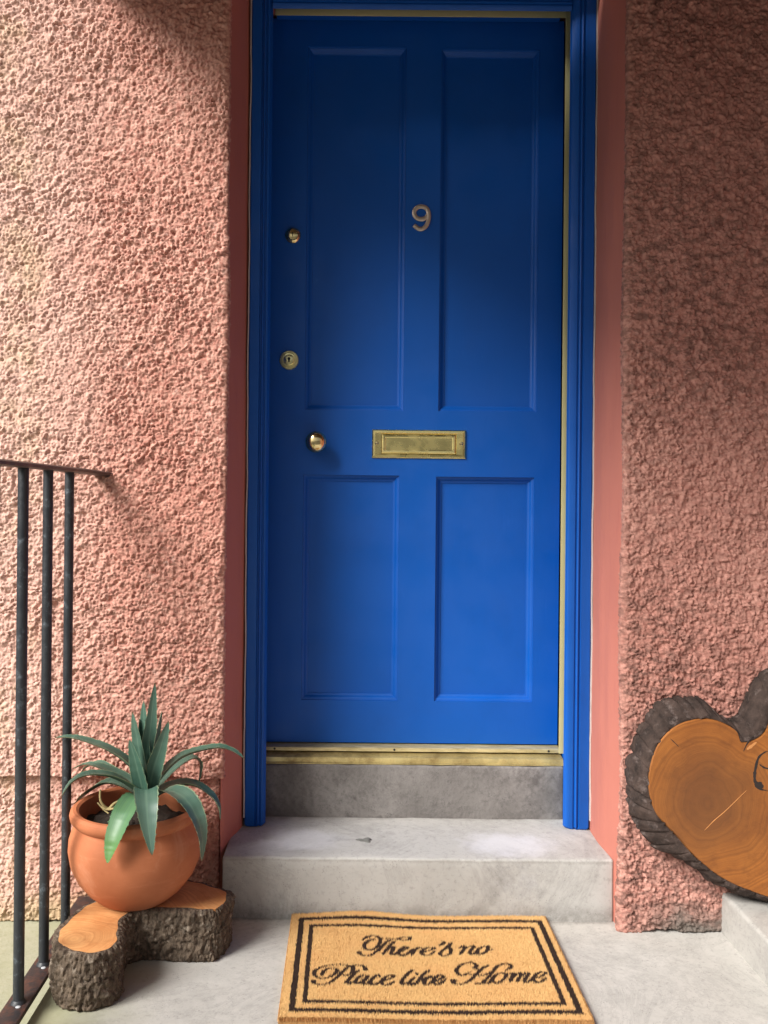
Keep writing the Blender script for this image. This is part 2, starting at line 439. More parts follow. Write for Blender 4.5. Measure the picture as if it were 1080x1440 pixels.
# ---- canopy over the door (only its shade and underside matter to the photograph)
M_CANOPY = simple('canopy_paint', (.10, .075, .055), .8, 0, 12, .2)
M_LEAD = simple('lead_sheet', (.14, .145, .155), .5, .2, 8, .2, .3, .003)
can = (-.60, 1.7, -1.25, 2.275)
cn = box('canopy', can[0], can[1], can[2], .10, can[3], can[3]+.10, M_CANOPY, house, bev=.008)
fa = bmesh.new()
bm_box(fa, can[0]-.012, can[1]+.012, can[2]-.025, can[2]-.001, can[3]-.09, can[3]+.10, .004)
bm_box(fa, can[0]-.025, can[0]-.001, can[2]-.0245, .07, can[3]-.055, can[3]+.0995, .004)
from_bm('fascia', fa, M_CANOPY, cn)
ro = box('canopy_sheet', can[0]-.02, can[1]+.02, can[2]-.03, .10, can[3]+.104, can[3]+.118, M_LEAD, cn, bev=.003)

# ---- door frame
FY = .225
frame = empty('door_frame', (0, FY, .145), None, None)
for k in list(frame.keys()): del frame[k]
frame.parent = house; frame.location = Vector((0, FY, .145))-Vector(house.location)
def jamb(xo, xi, z0, z1):
    s = 1 if xi > xo else -1
    # plan profile from outer back corner, across the front, to the rebate
    pr = [(xo, FY+.15), (xo, FY+.003), (xo+s*.003, FY), (xo+s*.026, FY), (xo+s*.0275, FY+.006), (xo+s*.030, FY+.006), (xo+s*.0315, FY+.001), (xo+s*.034, FY-.0005),
          (xo+s*.0365, FY+.001), (xo+s*.038, FY+.007), (xo+s*.0405, FY+.007), (xo+s*.042, FY+.003)]
    xe = xi
    w_ = abs(xe-(xo+s*.042))
    pr += [(xo+s*(.042+w_*.45), FY+.004), (xe-s*.003, FY+.010), (xe, FY+.018), (xe-s*.0175, FY+.062), (xe-s*.022, FY+.064), (xe-s*.022, FY+.15)]
    v = []; f = []
    lv = [(z0, .004), (z0+.005, .0), (z1, 0.)]
    n = len(pr); cx = (xo+xi)/2
    for z, sh in lv:
        for (x, y) in pr: v.append((x+(sh if x < cx else -sh), y+sh*(.6 if y < FY+.02 else 0), z))
    for j in range(len(lv)-1):
        for i in range(n): f.append((j*n+i, j*n+(i+1) % n, (j+1)*n+(i+1) % n, (j+1)*n+i))
    f.append(tuple(range(n))); f.append(tuple(2*n+i for i in range(n)))
    me = bpy.data.meshes.new('jamb'); me.from_pydata(v, [], f)
    bm = bmesh.new(); bm.from_mesh(me)
    return from_bm('jamb', bm, M_BLUEF, frame, autosmooth=30)
JL = (-.2585, -.206); JR = (.6235, .5605)
jamb(*JL, .1465, 2.302); jamb(*JR, .1465, 2.302)
HEAD = [(FY+.15, 2.3015), (FY, 2.3015), (FY, 2.2690), (FY+.005, 2.2675), (FY+.005, 2.2650), (FY, 2.2635), (FY, 2.2600), (FY+.005, 2.2585), (FY+.005, 2.2560), (FY+.0015, 2.2545), (FY+.003, 2.2500), (FY+.009, 2.2440), (FY+.062, 2.2900), (FY+.15, 2.2920)]
vv = [(x, y, z) for x in (JL[1]-.0, JR[1]+.0) for y, z in HEAD]; nh = len(HEAD)
me = bpy.data.meshes.new('head'); me.from_pydata(vv, [], [(i, (i+1) % nh, nh+(i+1) % nh, nh+i) for i in range(nh)]+[tuple(range(nh)), tuple(range(nh, 2*nh))])
hb = bmesh.new(); hb.from_mesh(me)
from_bm('head', hb, M_BLUEF, frame, autosmooth=30)
box('head', JL[1]+.0005, JR[1]-.0005, FY+.0505, FY+.15, 2.302, 2.33, M_BLUEF, frame)
# brass weatherstrips at the meeting of frame and door
box('weatherstrip', .5600, .5795, .2905, .2935, .322, 2.288, M_STRIP, frame, bev=.0006)
box('weatherstrip', -.205, .5595, .2905, .2935, 2.2590, 2.288, M_STRIP, frame, bev=.0006)

# ---- door leaf with four sunk panels
DY = .378
door = empty('door', (-.23, DY, .322), None, None)
door.parent = house; door.location = Vector((-.23, DY, .322))-Vector(house.location)
DX0, DX1, DZ0, DZ1 = -.226, .5765, .322, 2.297
PAN = [(-.1215, .1475, 1.229, 2.222), (.2430, .5110, 1.229, 2.218), (-.1240, .1385, .437, 1.052), (.2390, .5070, .437, 1.050)]
def leaf():
    bm = bmesh.new()
    xs = sorted({DX0, DX1} | {p[0] for p in PAN} | {p[1] for p in PAN}); zs = sorted({DZ0, DZ1} | {p[2] for p in PAN} | {p[3] for p in PAN})
    # separate rectangles of stile and rail, butted (bright paint lines show where they meet)
    def q(x0, x1, z0, z1): 
        vs = [bm.verts.new((x, DY, z)) for x, z in ((x0, z0), (x1, z0), (x1, z1), (x0, z1))]; bm.faces.new(vs)
    vgrid = {}
    def V(x, z):
        k = (round(x, 5), round(z, 5))
        if k not in vgrid: vgrid[k] = bm.verts.new((x, DY, z))
        return vgrid[k]
    for i in range(len(xs)-1):
        for j in range(len(zs)-1):
            cx = (xs[i]+xs[i+1])/2; cz = (zs[j]+zs[j+1])/2
            if any(p[0] < cx < p[1] and p[2] < cz < p[3] for p in PAN): continue
            bm.faces.new([V(xs[i], zs[j]), V(xs[i+1], zs[j]), V(xs[i+1], zs[j+1]), V(xs[i], zs[j+1])])
    # edges of the slab
    b = DY+.044
    for (x0, z0, x1, z1) in ((DX0, DZ0, DX1, DZ0), (DX1, DZ0, DX1, DZ1), (DX1, DZ1, DX0, DZ1), (DX0, DZ1, DX0, DZ0)):
        vs = [bm.verts.new(c) for c in ((x0, DY, z0), (x1, DY, z1), (x1, b, z1), (x0, b, z0))]; bm.faces.new(vs)
    bm.faces.new([bm.verts.new(c) for c in ((DX0, b, DZ0), (DX0, b, DZ1), (DX1, b, DZ1), (DX1, b, DZ0))])
    me = bpy.data.meshes.new('door_leaf'); bm.to_mesh(me); bm.free()
    return link('door_leaf', me, M_BLUE, door)
leaf()
def panel(p):
    x0, x1, z0, z1 = p
    rings = [(0, 0), (.0006, .0045), (.004, .0055), (.007, .0075), (.011, .0125), (.0145, .0145), (.0165, .0150), (.0168, .0172), (.0190, .0172)]
    v = []; f = []
    for o, d in rings:
        v += [(x0+o, DY+d, z0+o), (x1-o, DY+d, z0+o), (x1-o, DY+d, z1-o), (x0+o, DY+d, z1-o)]
    for j in range(len(rings)-1):
        for i in range(4): f.append((j*4+i, j*4+(i+1) % 4, (j+1)*4+(i+1) % 4, (j+1)*4+i))
    n = len(rings)-1
    f.append((n*4, n*4+1, n*4+2, n*4+3))
    me = bpy.data.meshes.new('door_panel'); me.from_pydata(v, [], f)
    bm = bmesh.new(); bm.from_mesh(me)
    o = from_bm('door_panel', bm, M_BLUE, door)
    return o
for p in PAN: panel(p)
box('added_shade_wall', 1.66, 1.86, -2.3, .0, -.04, 2.2, simple('shade_wall_render', (.24, .11, .085), .9, 0, 30, .25, .8, .01), house, bev=.01)  # added wall out of view, blocks sky light from the right
box('dark_hall', -.30, .66, .46, .48, .2, 2.4, M_DARK, house)

# numeral nine, a bent flat casting
def ribbon_solid(name, pts, wfun, y0, y1, mat, parent):
    n = len(pts); v = []; f = []
    for i, p in enumerate(pts):
        t = (pts[min(i+1, n-1)]-pts[max(i-1, 0)]); t.normalize(); nr = Vector((-t.z, 0, t.x)); w_ = wfun(i/(n-1))/2
        a = p+nr*w_; b = p-nr*w_; ai = p+nr*w_*.7; bi = p-nr*w_*.7
        v += [(a.x, y1, a.z), (a.x, y0+.0012, a.z), (ai.x, y0, ai.z), (bi.x, y0, bi.z), (b.x, y0+.0012, b.z), (b.x, y1, b.z)]
    for i in range(n-1):
        for k in range(6): f.append((i*6+k, i*6+(k+1) % 6, (i+1)*6+(k+1) % 6, (i+1)*6+k))
    f.append(tuple(range(6))); f.append(tuple((n-1)*6+k for k in range(6)))
    me = bpy.data.meshes.new(name); me.from_pydata(v, [], f); bm = bmesh.new(); bm.from_mesh(me)
    return from_bm(name, bm, mat, parent, autosmooth=40)
cx, cz = .192, 1.7545
nine = []
for k in range(0, 25):   # closed ring of the nine, then the tail
    a = math.radians(-5+15*k); nine.append(Vector((cx-.001+.0195*math.cos(a), 0, cz+.0145+.0175*math.sin(a))))
ring = ribbon_solid('house_number', nine, lambda t: .0112, DY-.0055, DY+.001, M_NUM, door)
tail = catmull([(cx+.0185, 0, cz+.018), (cx+.0198, 0, cz+.002), (cx+.015, 0, cz-.017), (cx+.004, 0, cz-.0285), (cx-.008, 0, cz-.029), (cx-.0205, 0, cz-.0195)], 8)
t2 = ribbon_solid('house_number_tail', tail, lambda t: .0115-.001*t, DY-.0060, DY+.001, M_NUM, door)
# join ring and tail in one casting
bm = bmesh.new(); bm.from_mesh(ring.data); bm.from_mesh(t2.data); bm.to_mesh(ring.data); bm.free()
bpy.data.objects.remove(t2)
lathe('screw', [(.0035, -.001), (.0035, .0006), (.002, .0012)], M_BLUE, door, (cx+.0005, DY, cz+.043), 'Y', 16)

# knob
knob = lathe('door_knob', [(.017, -.001), (.0175, .002), (.015, .005), (.0095, .008), (.0085, .02), (.012, .026), (.0215, .031), (.0275, .038), (.0290, .045), (.0275, .053), (.022, .060), (.013, .0645), (.004, .066)], M_BRASS, door, (-.0885, DY, 1.139), 'Y', 48)
# night latch at the top
l1 = lathe('cylinder_lock', [(.0215, -.001), (.0215, .003), (.0195, .006), (.0155, .0085), (.0145, .0120), (.0125, .0128)], M_BRASS, door, (-.1585, DY, 1.7045), 'Y', 40)
bm = bmesh.new(); bm_box(bm, -.1595, -.1575, DY-.0133, DY-.0125, 1.6985, 1.7105)
from_bm('keyhole', bm, M_DARK, l1)
# mortice lock plate in the middle
l2 = lathe('mortice_lock', [(.0262, -.001), (.0262, .003), (.0245, .0055), (.0205, .0062), (.0190, .0045), (.0150, .0050), (.0140, .0085), (.0125, .0092)], m_brass('lock_brass', (.82, .74, .38), (.3, .27, .12), .4, .3), door, (-.1655, DY, 1.364), 'Y', 48)
bm = bmesh.new()
r = bmesh.ops.create_cone(bm, cap_ends=True, segments=20, radius1=.0042, radius2=.0042, depth=.0012)
for v in r['verts']: v.co = Vector((v.co.x-.1655, DY-.0096+v.co.z*1.0, v.co.y+1.367))
bm_box(bm, -.1675, -.1635, DY-.0103, DY-.0091, 1.3575, 1.3655)
from_bm('keyhole', bm, M_DARK, l2)

# letter plate
LX0, LX1, LZ0, LZ1 = .0630, .3185, 1.0995, 1.1770
lp = empty('letter_plate', (LX0, DY, LZ0), None, None)
lp.parent = door; lp.location = Vector((LX0, DY, LZ0))-Vector((-.23, DY, .322))
for k in list(lp.keys()): del lp[k]
def plate():
    bm = bmesh.new()
    # raised frame, bevelled outwards, with a recessed opening for the flap
    rings = [(0, 0.001), (0, -.003), (.003, -.0060), (.0085, -.0066), (.0110, -.0050), (.0125, -.0030), (.0125, .000)]
    ex = .0145
    v = []; f = []
    for o, d in rings:
        k = 0 if o < .009 else ex
        v += [(LX0+o+k, DY+d, LZ0+o), (LX1-o-k, DY+d, LZ0+o), (LX1-o-k, DY+d, LZ1-o), (LX0+o+k, DY+d, LZ1-o)]
    for j in range(len(rings)-1):
        for i in range(4): f.append((j*4+i, j*4+(i+1) % 4, (j+1)*4+(i+1) % 4, (j+1)*4+i))
    me = bpy.data.meshes.new('x'); me.from_pydata(v, [], f); bm.from_mesh(me)
    return bm
from_bm('plate_surround', plate(), M_BRASS_PLATE, lp)
bm = bmesh.new()
fx0, fx1, fz0, fz1 = LX0+.0275, LX1-.0275, LZ0+.0130, LZ1-.0130
rg = [(0, -.001), (0, -.0035), (.003, -.0050), (.0075, -.0045), (.009, -.0040)]
v = []; f = []
for o, d in rg: v += [(fx0+o, DY+d, fz0+o), (fx1-o, DY+d, fz0+o), (fx1-o, DY+d, fz1-o), (fx0+o, DY+d, fz1-o)]
for j in range(len(rg)-1):
    for i in range(4): f.append((j*4+i, j*4+(i+1) % 4, (j+1)*4+(i+1) % 4, (j+1)*4+i))
f.append((16, 17, 18, 19))
me = bpy.data.meshes.new('x'); me.from_pydata(v, [], f); bm.from_mesh(me)
from_bm('letter_flap', bm, M_BRASS_PLATE, lp)
for sx in (LX0+.0125, LX1-.0125):
    lathe('screw', [(.0052, -.001), (.0052, .0010), (.0036, .0026), (.0015, .0030)], M_BRASS, lp, (sx, DY-.0062, (LZ0+LZ1)/2+.002), 'Y', 20)

# threshold: brass weather sill over a stone riser
th = empty('threshold', (0, .30, .285), None, None)
th.parent = house; th.location = Vector((.17, .33, .285))-Vector(house.location)
for k in list(th.keys()): del th[k]
def prism_x(name, prof, x0, x1, mat, parent, wob=0, seg=60):
    n = len(prof); v = []; f = []
    for s in range(seg+1):
        x = x0+(x1-x0)*s/seg
        for i, (y, z) in enumerate(prof):
            e = wob*(math.sin(x*37+i)*.4+math.sin(x*91+i*2)*.3+random.Random(s*31+i).uniform(-.5, .5))
            v.append((x, y+e, z+e*.7))
    for s in range(seg):
        for i in range(n): f.append((s*n+i, s*n+(i+1) % n, (s+1)*n+(i+1) % n, (s+1)*n+i))
    f.append(tuple(range(n))); f.append(tuple(seg*n+i for i in range(n)))
    me = bpy.data.meshes.new(name); me.from_pydata(v, [], f); bm = bmesh.new(); bm.from_mesh(me)
    return from_bm(name, bm, mat, parent, autosmooth=25)
prism_x('brass_bar', [(.44, .3185), (.345, .3185), (.342, .3170), (.341, .3090), (.346, .3080), (.44, .3080)], -.2225, .5775, M_SILL, th, .0003)
prism_x('brass_sill', [(.44, .3070), (.345, .3040), (.318, .3005), (.3150, .2985), (.3130, .2935), (.3120, .2880), (.306, .2860), (.306, .2842), (.44, .2842)], -.2225, .5775, M_BRASS_OLD, th, .0005)
for sx in (-.192, .13, .545):
    lathe('screw', [(.0030, -.001), (.0028, .0008), (.0012, .0010)], M_DARK, th, (sx, .3410, .3135), 'Y', 14)

def rough_block(name, x0, x1, y0, y1, z0, z1, mat, parent, amp, bev, cuts=40, sd=0):
    bm = bmesh.new(); bm_box(bm, x0, x1, y0, y1, z0, z1, bev, 3)
    for it in range(4):
        es = [e for e in bm.edges if e.calc_length() > (x1-x0)/cuts*1.6]
        if not es: break
        bmesh.ops.subdivide_edges(bm, edges=es, cuts=1 if it else 3, use_grid_fill=True)
    co = np.array([v.co[:] for v in bm.verts])
    d1 = vnoise(co[:, 0]*60+3, co[:, 2]*60+co[:, 1]*47, sd)-.5; d2 = vnoise(co[:, 0]*16+3, co[:, 2]*16+co[:, 1]*13, sd+1)-.5
    for v, a, b in zip(bm.verts, d1, d2):
        v.co.y += (a*.5+b)*amp; v.co.z += (a*.4+b*.6)*amp*(1 if v.co.z > z0+.01 else 0)
    return from_bm(name, bm, mat, parent, autosmooth=45)
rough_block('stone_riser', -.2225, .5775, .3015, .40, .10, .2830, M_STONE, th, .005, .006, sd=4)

# ------------------------------------------------------------------ step
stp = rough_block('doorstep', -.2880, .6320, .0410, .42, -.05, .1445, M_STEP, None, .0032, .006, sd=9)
tag(stp, 'grey concrete doorstep with pale paint marks below the blue door', 'step')
me_l = M_STONE_LUMP

# ------------------------------------------------------------------ concrete ledge on the right
led = slab('concrete_ledge', .866, 1.62, -2.3, .02, -.05, .092, M_LEDGE, 26, 26, .003, .008, 21)
tag(led, 'pale concrete ledge at the lower right, carrying the wood slice', 'ledge')

# ------------------------------------------------------------------ railing
M_IRON = (lambda m: (m.col(m.mix(m.ramp(m.noise(45, 6, .75), [(.55, 0), (.70, 1)]), m.mix(m.noise(14, 4), (.013, .015, .019), (.028, .032, .038)), (.10, .12, .14))),
                     m.rough(m.maprange(m.noise(30, 4), .3, .7, .32, .6)), m.bump(m.noise(120, 4), .5, .0012), m.m)[-1])(Mat('black_iron_paint', .4, 0, .5))
M_IRON_R = (lambda m: (m.col(m.mix(m.ramp(m.noise(40, 6, .75), [(.45, 0), (.62, 1)]), (.030, .026, .028), (.10, .045, .032))), m.bump(m.noise(90, 4), .5, .0015), m.m)[-1])(Mat('rusty_iron_paint', .5, 0, .5))
M_WELD = simple('chipped_paint', (.42, .43, .45), .6)
rail = empty('metal_railing', (-.615, -.6, 0), 'black painted iron handrail with upright bars beside the potted plant', 'railing')
def rrail(name, x, y0, y1, zc, wd, th_, mat):
    o = box(name, x-wd/2, x+wd/2, y0, y1, zc-th_/2, zc+th_/2, mat, rail, bev=.003, seg=2)
    return o
tr = catmull([(-.612, -2.6, 1.046), (-.612, -.6, 1.046), (-.610, -.1, 1.0455), (-.606, -.01, 1.045), (-.596, .045, 1.043), (-.575, .082, 1.040), (-.553, .098, 1.036)], 6)
# flat handrail section swept along the path
def sweep(name, pts, hw, hh, mat, parent):
    v = []; f = []; prof = [(-hw, -hh*.6), (-hw, hh*.4), (-hw*.6, hh), (hw*.6, hh), (hw, hh*.4), (hw, -hh*.6), (hw*.7, -hh), (-hw*.7, -hh)]; n = len(prof)
    for i, p in enumerate(pts):
        t = (pts[min(i+1, len(pts)-1)]-pts[max(i-1, 0)]); t.normalize(); u = t.cross(Vector((0, 0, 1))).normalized(); q = u.cross(t)
        for a, b in prof: v.append(p+u*a+q*b)
    for i in range(len(pts)-1):
        for k in range(n): f.append((i*n+k, i*n+(k+1) % n, (i+1)*n+(k+1) % n, (i+1)*n+k))
    f.append(tuple(range(n))); f.append(tuple((len(pts)-1)*n+k for k in range(n)))
    me = bpy.data.meshes.new(name); me.from_pydata([tuple(a) for a in v], [], f); bm = bmesh.new(); bm.from_mesh(me)
    return from_bm(name, bm, mat, parent, autosmooth=35)
sweep('top_rail', tr, .017, .0055, M_IRON_R, rail)
box('bottom_rail', -.638, -.594, -2.5, .085, .018, .029, M_IRON_R, rail, bev=.002)
for yy in (.02, -1.1, -2.2): box('foot', -.626, -.606, yy-.01, yy+.01, -.04, .020, M_IRON_R, rail)
bar0 = None
for i in range(14):
    y = -.085-.138*i
    if y < -1.9: break
    b = tube('bar', [(-.6155, y, .027), (-.6155, y, .08), (-.6155, y, .5), (-.6155, y, 1.0), (-.6155, y, 1.042)], .0102, M_IRON, rail, 14)
    lathe('weld_collar', [(.0150, 0), (.0140, .003), (.0105, .007), (.009, .009)], M_IRON, rail, (-.6155, y, .028), 'Z', 14)
    # chipped pale fleck at the foot of the bar
    rr = random.Random(i)
    fl = bmesh.new(); r = bmesh.ops.create_icosphere(fl, subdivisions=2, radius=.0042)
    for v in r['verts']: v.co = Vector((v.co.x*1.3-.610, v.co.y-.0, v.co.z*.4+.0295)) + Vector((0, y-.016, 0))
    from_bm('paint_chip', fl, M_WELD, rail, smooth=True)

# ------------------------------------------------------------------ logs
def m_cut(name, c0, c1, c2, center, rs=55, RA=0.12, heart=None):
    m = Mat(name, .7, 0, .3)
    sub = m.N('ShaderNodeVectorMath', operation='SUBTRACT'); m.L(m.tc.outputs['Object'], sub.inputs[0]); sub.inputs[1].default_value = center
    nz = m.N('ShaderNodeTexNoise'); nz.inputs['Scale'].default_value = 6; nz.inputs['Detail'].default_value = 3; m.L(sub.outputs[0], nz.inputs['Vector'])
    ad = m.N('ShaderNodeVectorMath', operation='MULTIPLY_ADD'); m.L(nz.outputs['Color'], ad.inputs[0]); ad.inputs[1].default_value = (.07, .07, .07); m.L(sub.outputs[0], ad.inputs[2])
    ln = m.N('ShaderNodeVectorMath', operation='LENGTH'); m.L(ad.outputs[0], ln.inputs[0])
    cb = m.N('ShaderNodeCombineXYZ'); m.L(m.math('MULTIPLY', ln.outputs['Value'], rs*2.2), cb.inputs[0])
    rings = m.ramp(m.noise(1, 3, .6, cb.outputs[0]), [(.38, 0), (.62, 1)])
    c = m.mix(m.ramp(m.noise(7, 5, .6), [(.3, 0), (.7, 1)]), c0, c1)
    c = m.mix(m.math('MULTIPLY', rings, RA), c, c2)
    c = m.mix(m.ramp(m.noise(1, 5, .7, m.mapv((30, 30, 34))), [(.52, 0), (.7, .4)]), c, c2)
    if heart: c = m.mix(m.math('MULTIPLY', m.maprange(m.math('ADD', ln.outputs['Value'], m.math('MULTIPLY', m.math('SUBTRACT', m.noise(9, 4), .5), .09)), .20, .03), .8), c, heart)
    m.col(c); m.bump(m.noise(1, 5, .7, m.mapv((70, 70, 110))), .35, .0012); m.bump(rings, .15, .0008); m.bump(m.noise(1, 4, .7, m.mapv((14, 190, 30), rot=(0, 0, .5))), .5, .0014)
    return m.m
def m_bark(name, c0, c1, c2, zs, sc=46):
    m = Mat(name, .9, 0, .25)
    v = m.voro(1, m.mapv(zs), 'F1')
    c = m.mix(m.ramp(m.noise(1, 5, .7, m.mapv(tuple(k*.8 for k in zs))), [(.35, 0), (.66, 1)]), c0, c1)
    c = m.mix(m.ramp(m.noise(sc, 5, .7), [(.55, 0), (.7, 1)]), c, c2)
    m.col(c); m.bump(v, .8, .006); m.bump(m.noise(130, 5, .7), .7, .003)
    return m.m
M_BARK = m_bark('rough_bark', (.060, .044, .032), (.155, .115, .082), (.30, .25, .20), (120, 120, 70))
M_BARK_D = m_bark('smooth_dark_bark', (.022, .016, .014), (.070, .048, .040), (.135, .105, .095), (30, 45, 30), 40)
M_CUT = m_cut('fresh_cut_wood', (.56, .22, .070), (.80, .47, .20), (.36, .125, .040), (-.075, -.10, .11), 95, .40)
M_CUT_D = m_cut('varnished_cut_wood', (.24, .080, .017), (.42, .155, .030), (.11, .036, .010), (-.11, -.02, .275), 62, .45, (.11, .045, .018))

stand = empty('log_stand', (-.42, -.15, 0), 'Y shaped slab of rough barked log under the terracotta pot', 'log')
OUT = [(-.560, -.325), (-.515, -.348), (-.465, -.338), (-.437, -.298), (-.441, -.245), (-.449, -.188), (-.425, -.162), (-.365, -.168), (-.300, -.168), (-.262, -.150), (-.246, -.095), (-.256, -.045), (-.300, -.022), (-.350, -.010), (-.410, .000), (-.460, -.020), (-.500, -.062), (-.535, -.10), (-.570, -.150), (-.583, -.215), (-.582, -.275)]
def log_block():
    base = catmull([(a, b, 0) for a, b in OUT], 24, True); n = len(base); H = .110
    zs = np.linspace(0, H, 48)
    pr_ = np.concatenate([[0], np.cumsum([(base[(i+1) % n]-base[i]).length for i in range(n-1)])])
    UU, ZZ = np.meshgrid(pr_, zs)
    HH = blobs(UU/.011, ZZ/.019, 5)*.0070+blobs(UU/.006, ZZ/.009, 6)*.0045+(vnoise(UU/.05, ZZ/.05, 7)-.5)*.012
    per = np.cumsum([(base[(i+1) % n]-base[i]).length for i in range(n)])
    v = []; f = []
    for j, z in enumerate(zs):
        for i in range(n):
            t = (base[(i+1) % n]-base[i-1]).normalized(); nr = Vector((t.y, -t.x, 0))
            h = float(HH[j, i])
            e = min(z, H-z); r_ = 0 if e > .006 else (.006-e)*.7
            v.append(base[i]+nr*(h-.010-r_)+Vector((0, 0, z+(.003*math.sin(base[i].x*30) if z > .06 else 0))))
    for j in range(len(zs)-1):
        for i in range(n): f.append((j*n+i, j*n+(i+1) % n, (j+1)*n+(i+1) % n, (j+1)*n+i))
    # bark rim on top, inset to the cut wood
    top = [Vector(v[(len(zs)-1)*n+i]) for i in range(n)]
    ins = []
    for i in range(n):
        t = (base[(i+1) % n]-base[i-1]).normalized(); nr = Vector((t.y, -t.x, 0))
        ins.append(Vector((base[i].x, base[i].y, 0))-nr*(.0165+.003*math.sin(i*.075)+.0012*math.sin(i*.29))+Vector((0, 0, top[i].z+.001)))
    k0 = len(v); v += ins
    for i in range(n): f.append(((len(zs)-1)*n+i, (len(zs)-1)*n+(i+1) % n, k0+(i+1) % n, k0+i))
    f.append(tuple(range(n)))
    me = bpy.data.meshes.new('bark'); me.from_pydata([tuple(a) for a in v], [], f); bm = bmesh.new(); bm.from_mesh(me)
    from_bm('bark', bm, M_BARK, stand, smooth=True)
    bm = bmesh.new(); vs = [bm.verts.new(p) for p in ins]
    low = [bm.verts.new(p-Vector((0, 0, .01))) for p in ins]
    for i in range(n): bm.faces.new([vs[i], vs[(i+1) % n], low[(i+1) % n], low[i]])
    fc = bm.faces.new(vs); bmesh.ops.triangulate(bm, faces=[fc])
    from_bm('cut_face', bm, M_CUT, stand)
log_block()

# ------------------------------------------------------------------ slice of trunk leaning on the wall
sl_ = empty('wood_slice', (.95, -.06, .092), 'heart shaped slice of tree trunk with dark bark leaning on the pink wall', 'wood slice')
FACE = [(0.878, 0.4543), (0.8668, 0.4793), (0.8383, 0.4963), (0.8068, 0.5039), (0.7753, 0.502), (0.744, 0.4923), (0.7174, 0.4747), (0.6941, 0.4462), (0.6787, 0.4067), (0.6728, 0.3674), (0.6779, 0.3281), (0.6908, 0.2968), (0.7146, 0.2703), (0.7385, 0.2469), (0.7623, 0.2188), (0.7861, 0.1955), (0.8178, 0.1706), (0.8573, 0.149), (0.8968, 0.1336), (0.9362, 0.1214), (0.9835, 0.1156), (1.0463, 0.1272), (1.1088, 0.1671), (1.1632, 0.2305), (1.1939, 0.3095), (1.201, 0.396), (1.1845, 0.4745), (1.1445, 0.5449), (1.0891, 0.5837), (1.0262, 0.5831), (0.9793, 0.5512), (0.9482, 0.5116), (0.9297, 0.4736), (0.9047, 0.4577)]
BARK = [(0.8564, 0.4987), (0.8339, 0.5145), (0.8145, 0.5335), (0.7888, 0.5429), (0.7568, 0.541), (0.728, 0.5327), (0.701, 0.5164), (0.6741, 0.4842), (0.6553, 0.4392), (0.6429, 0.391), (0.6385, 0.3477), (0.6405, 0.3077), (0.6522, 0.263), (0.6765, 0.228), (0.712, 0.2028), (0.757, 0.184), (0.8005, 0.1556), (0.844, 0.1272), (0.889, 0.1084), (0.9451, 0.0961), (1.0012, 0.0903), (1.0732, 0.1006), (1.1448, 0.1397), (1.2051, 0.2043), (1.2427, 0.2895), (1.2545, 0.3937), (1.2407, 0.4896), (1.2047, 0.5773), (1.1402, 0.6247), (1.0601, 0.632), (0.9961, 0.6233), (0.9483, 0.5989), (0.9198, 0.5666), (0.8932, 0.5023)]
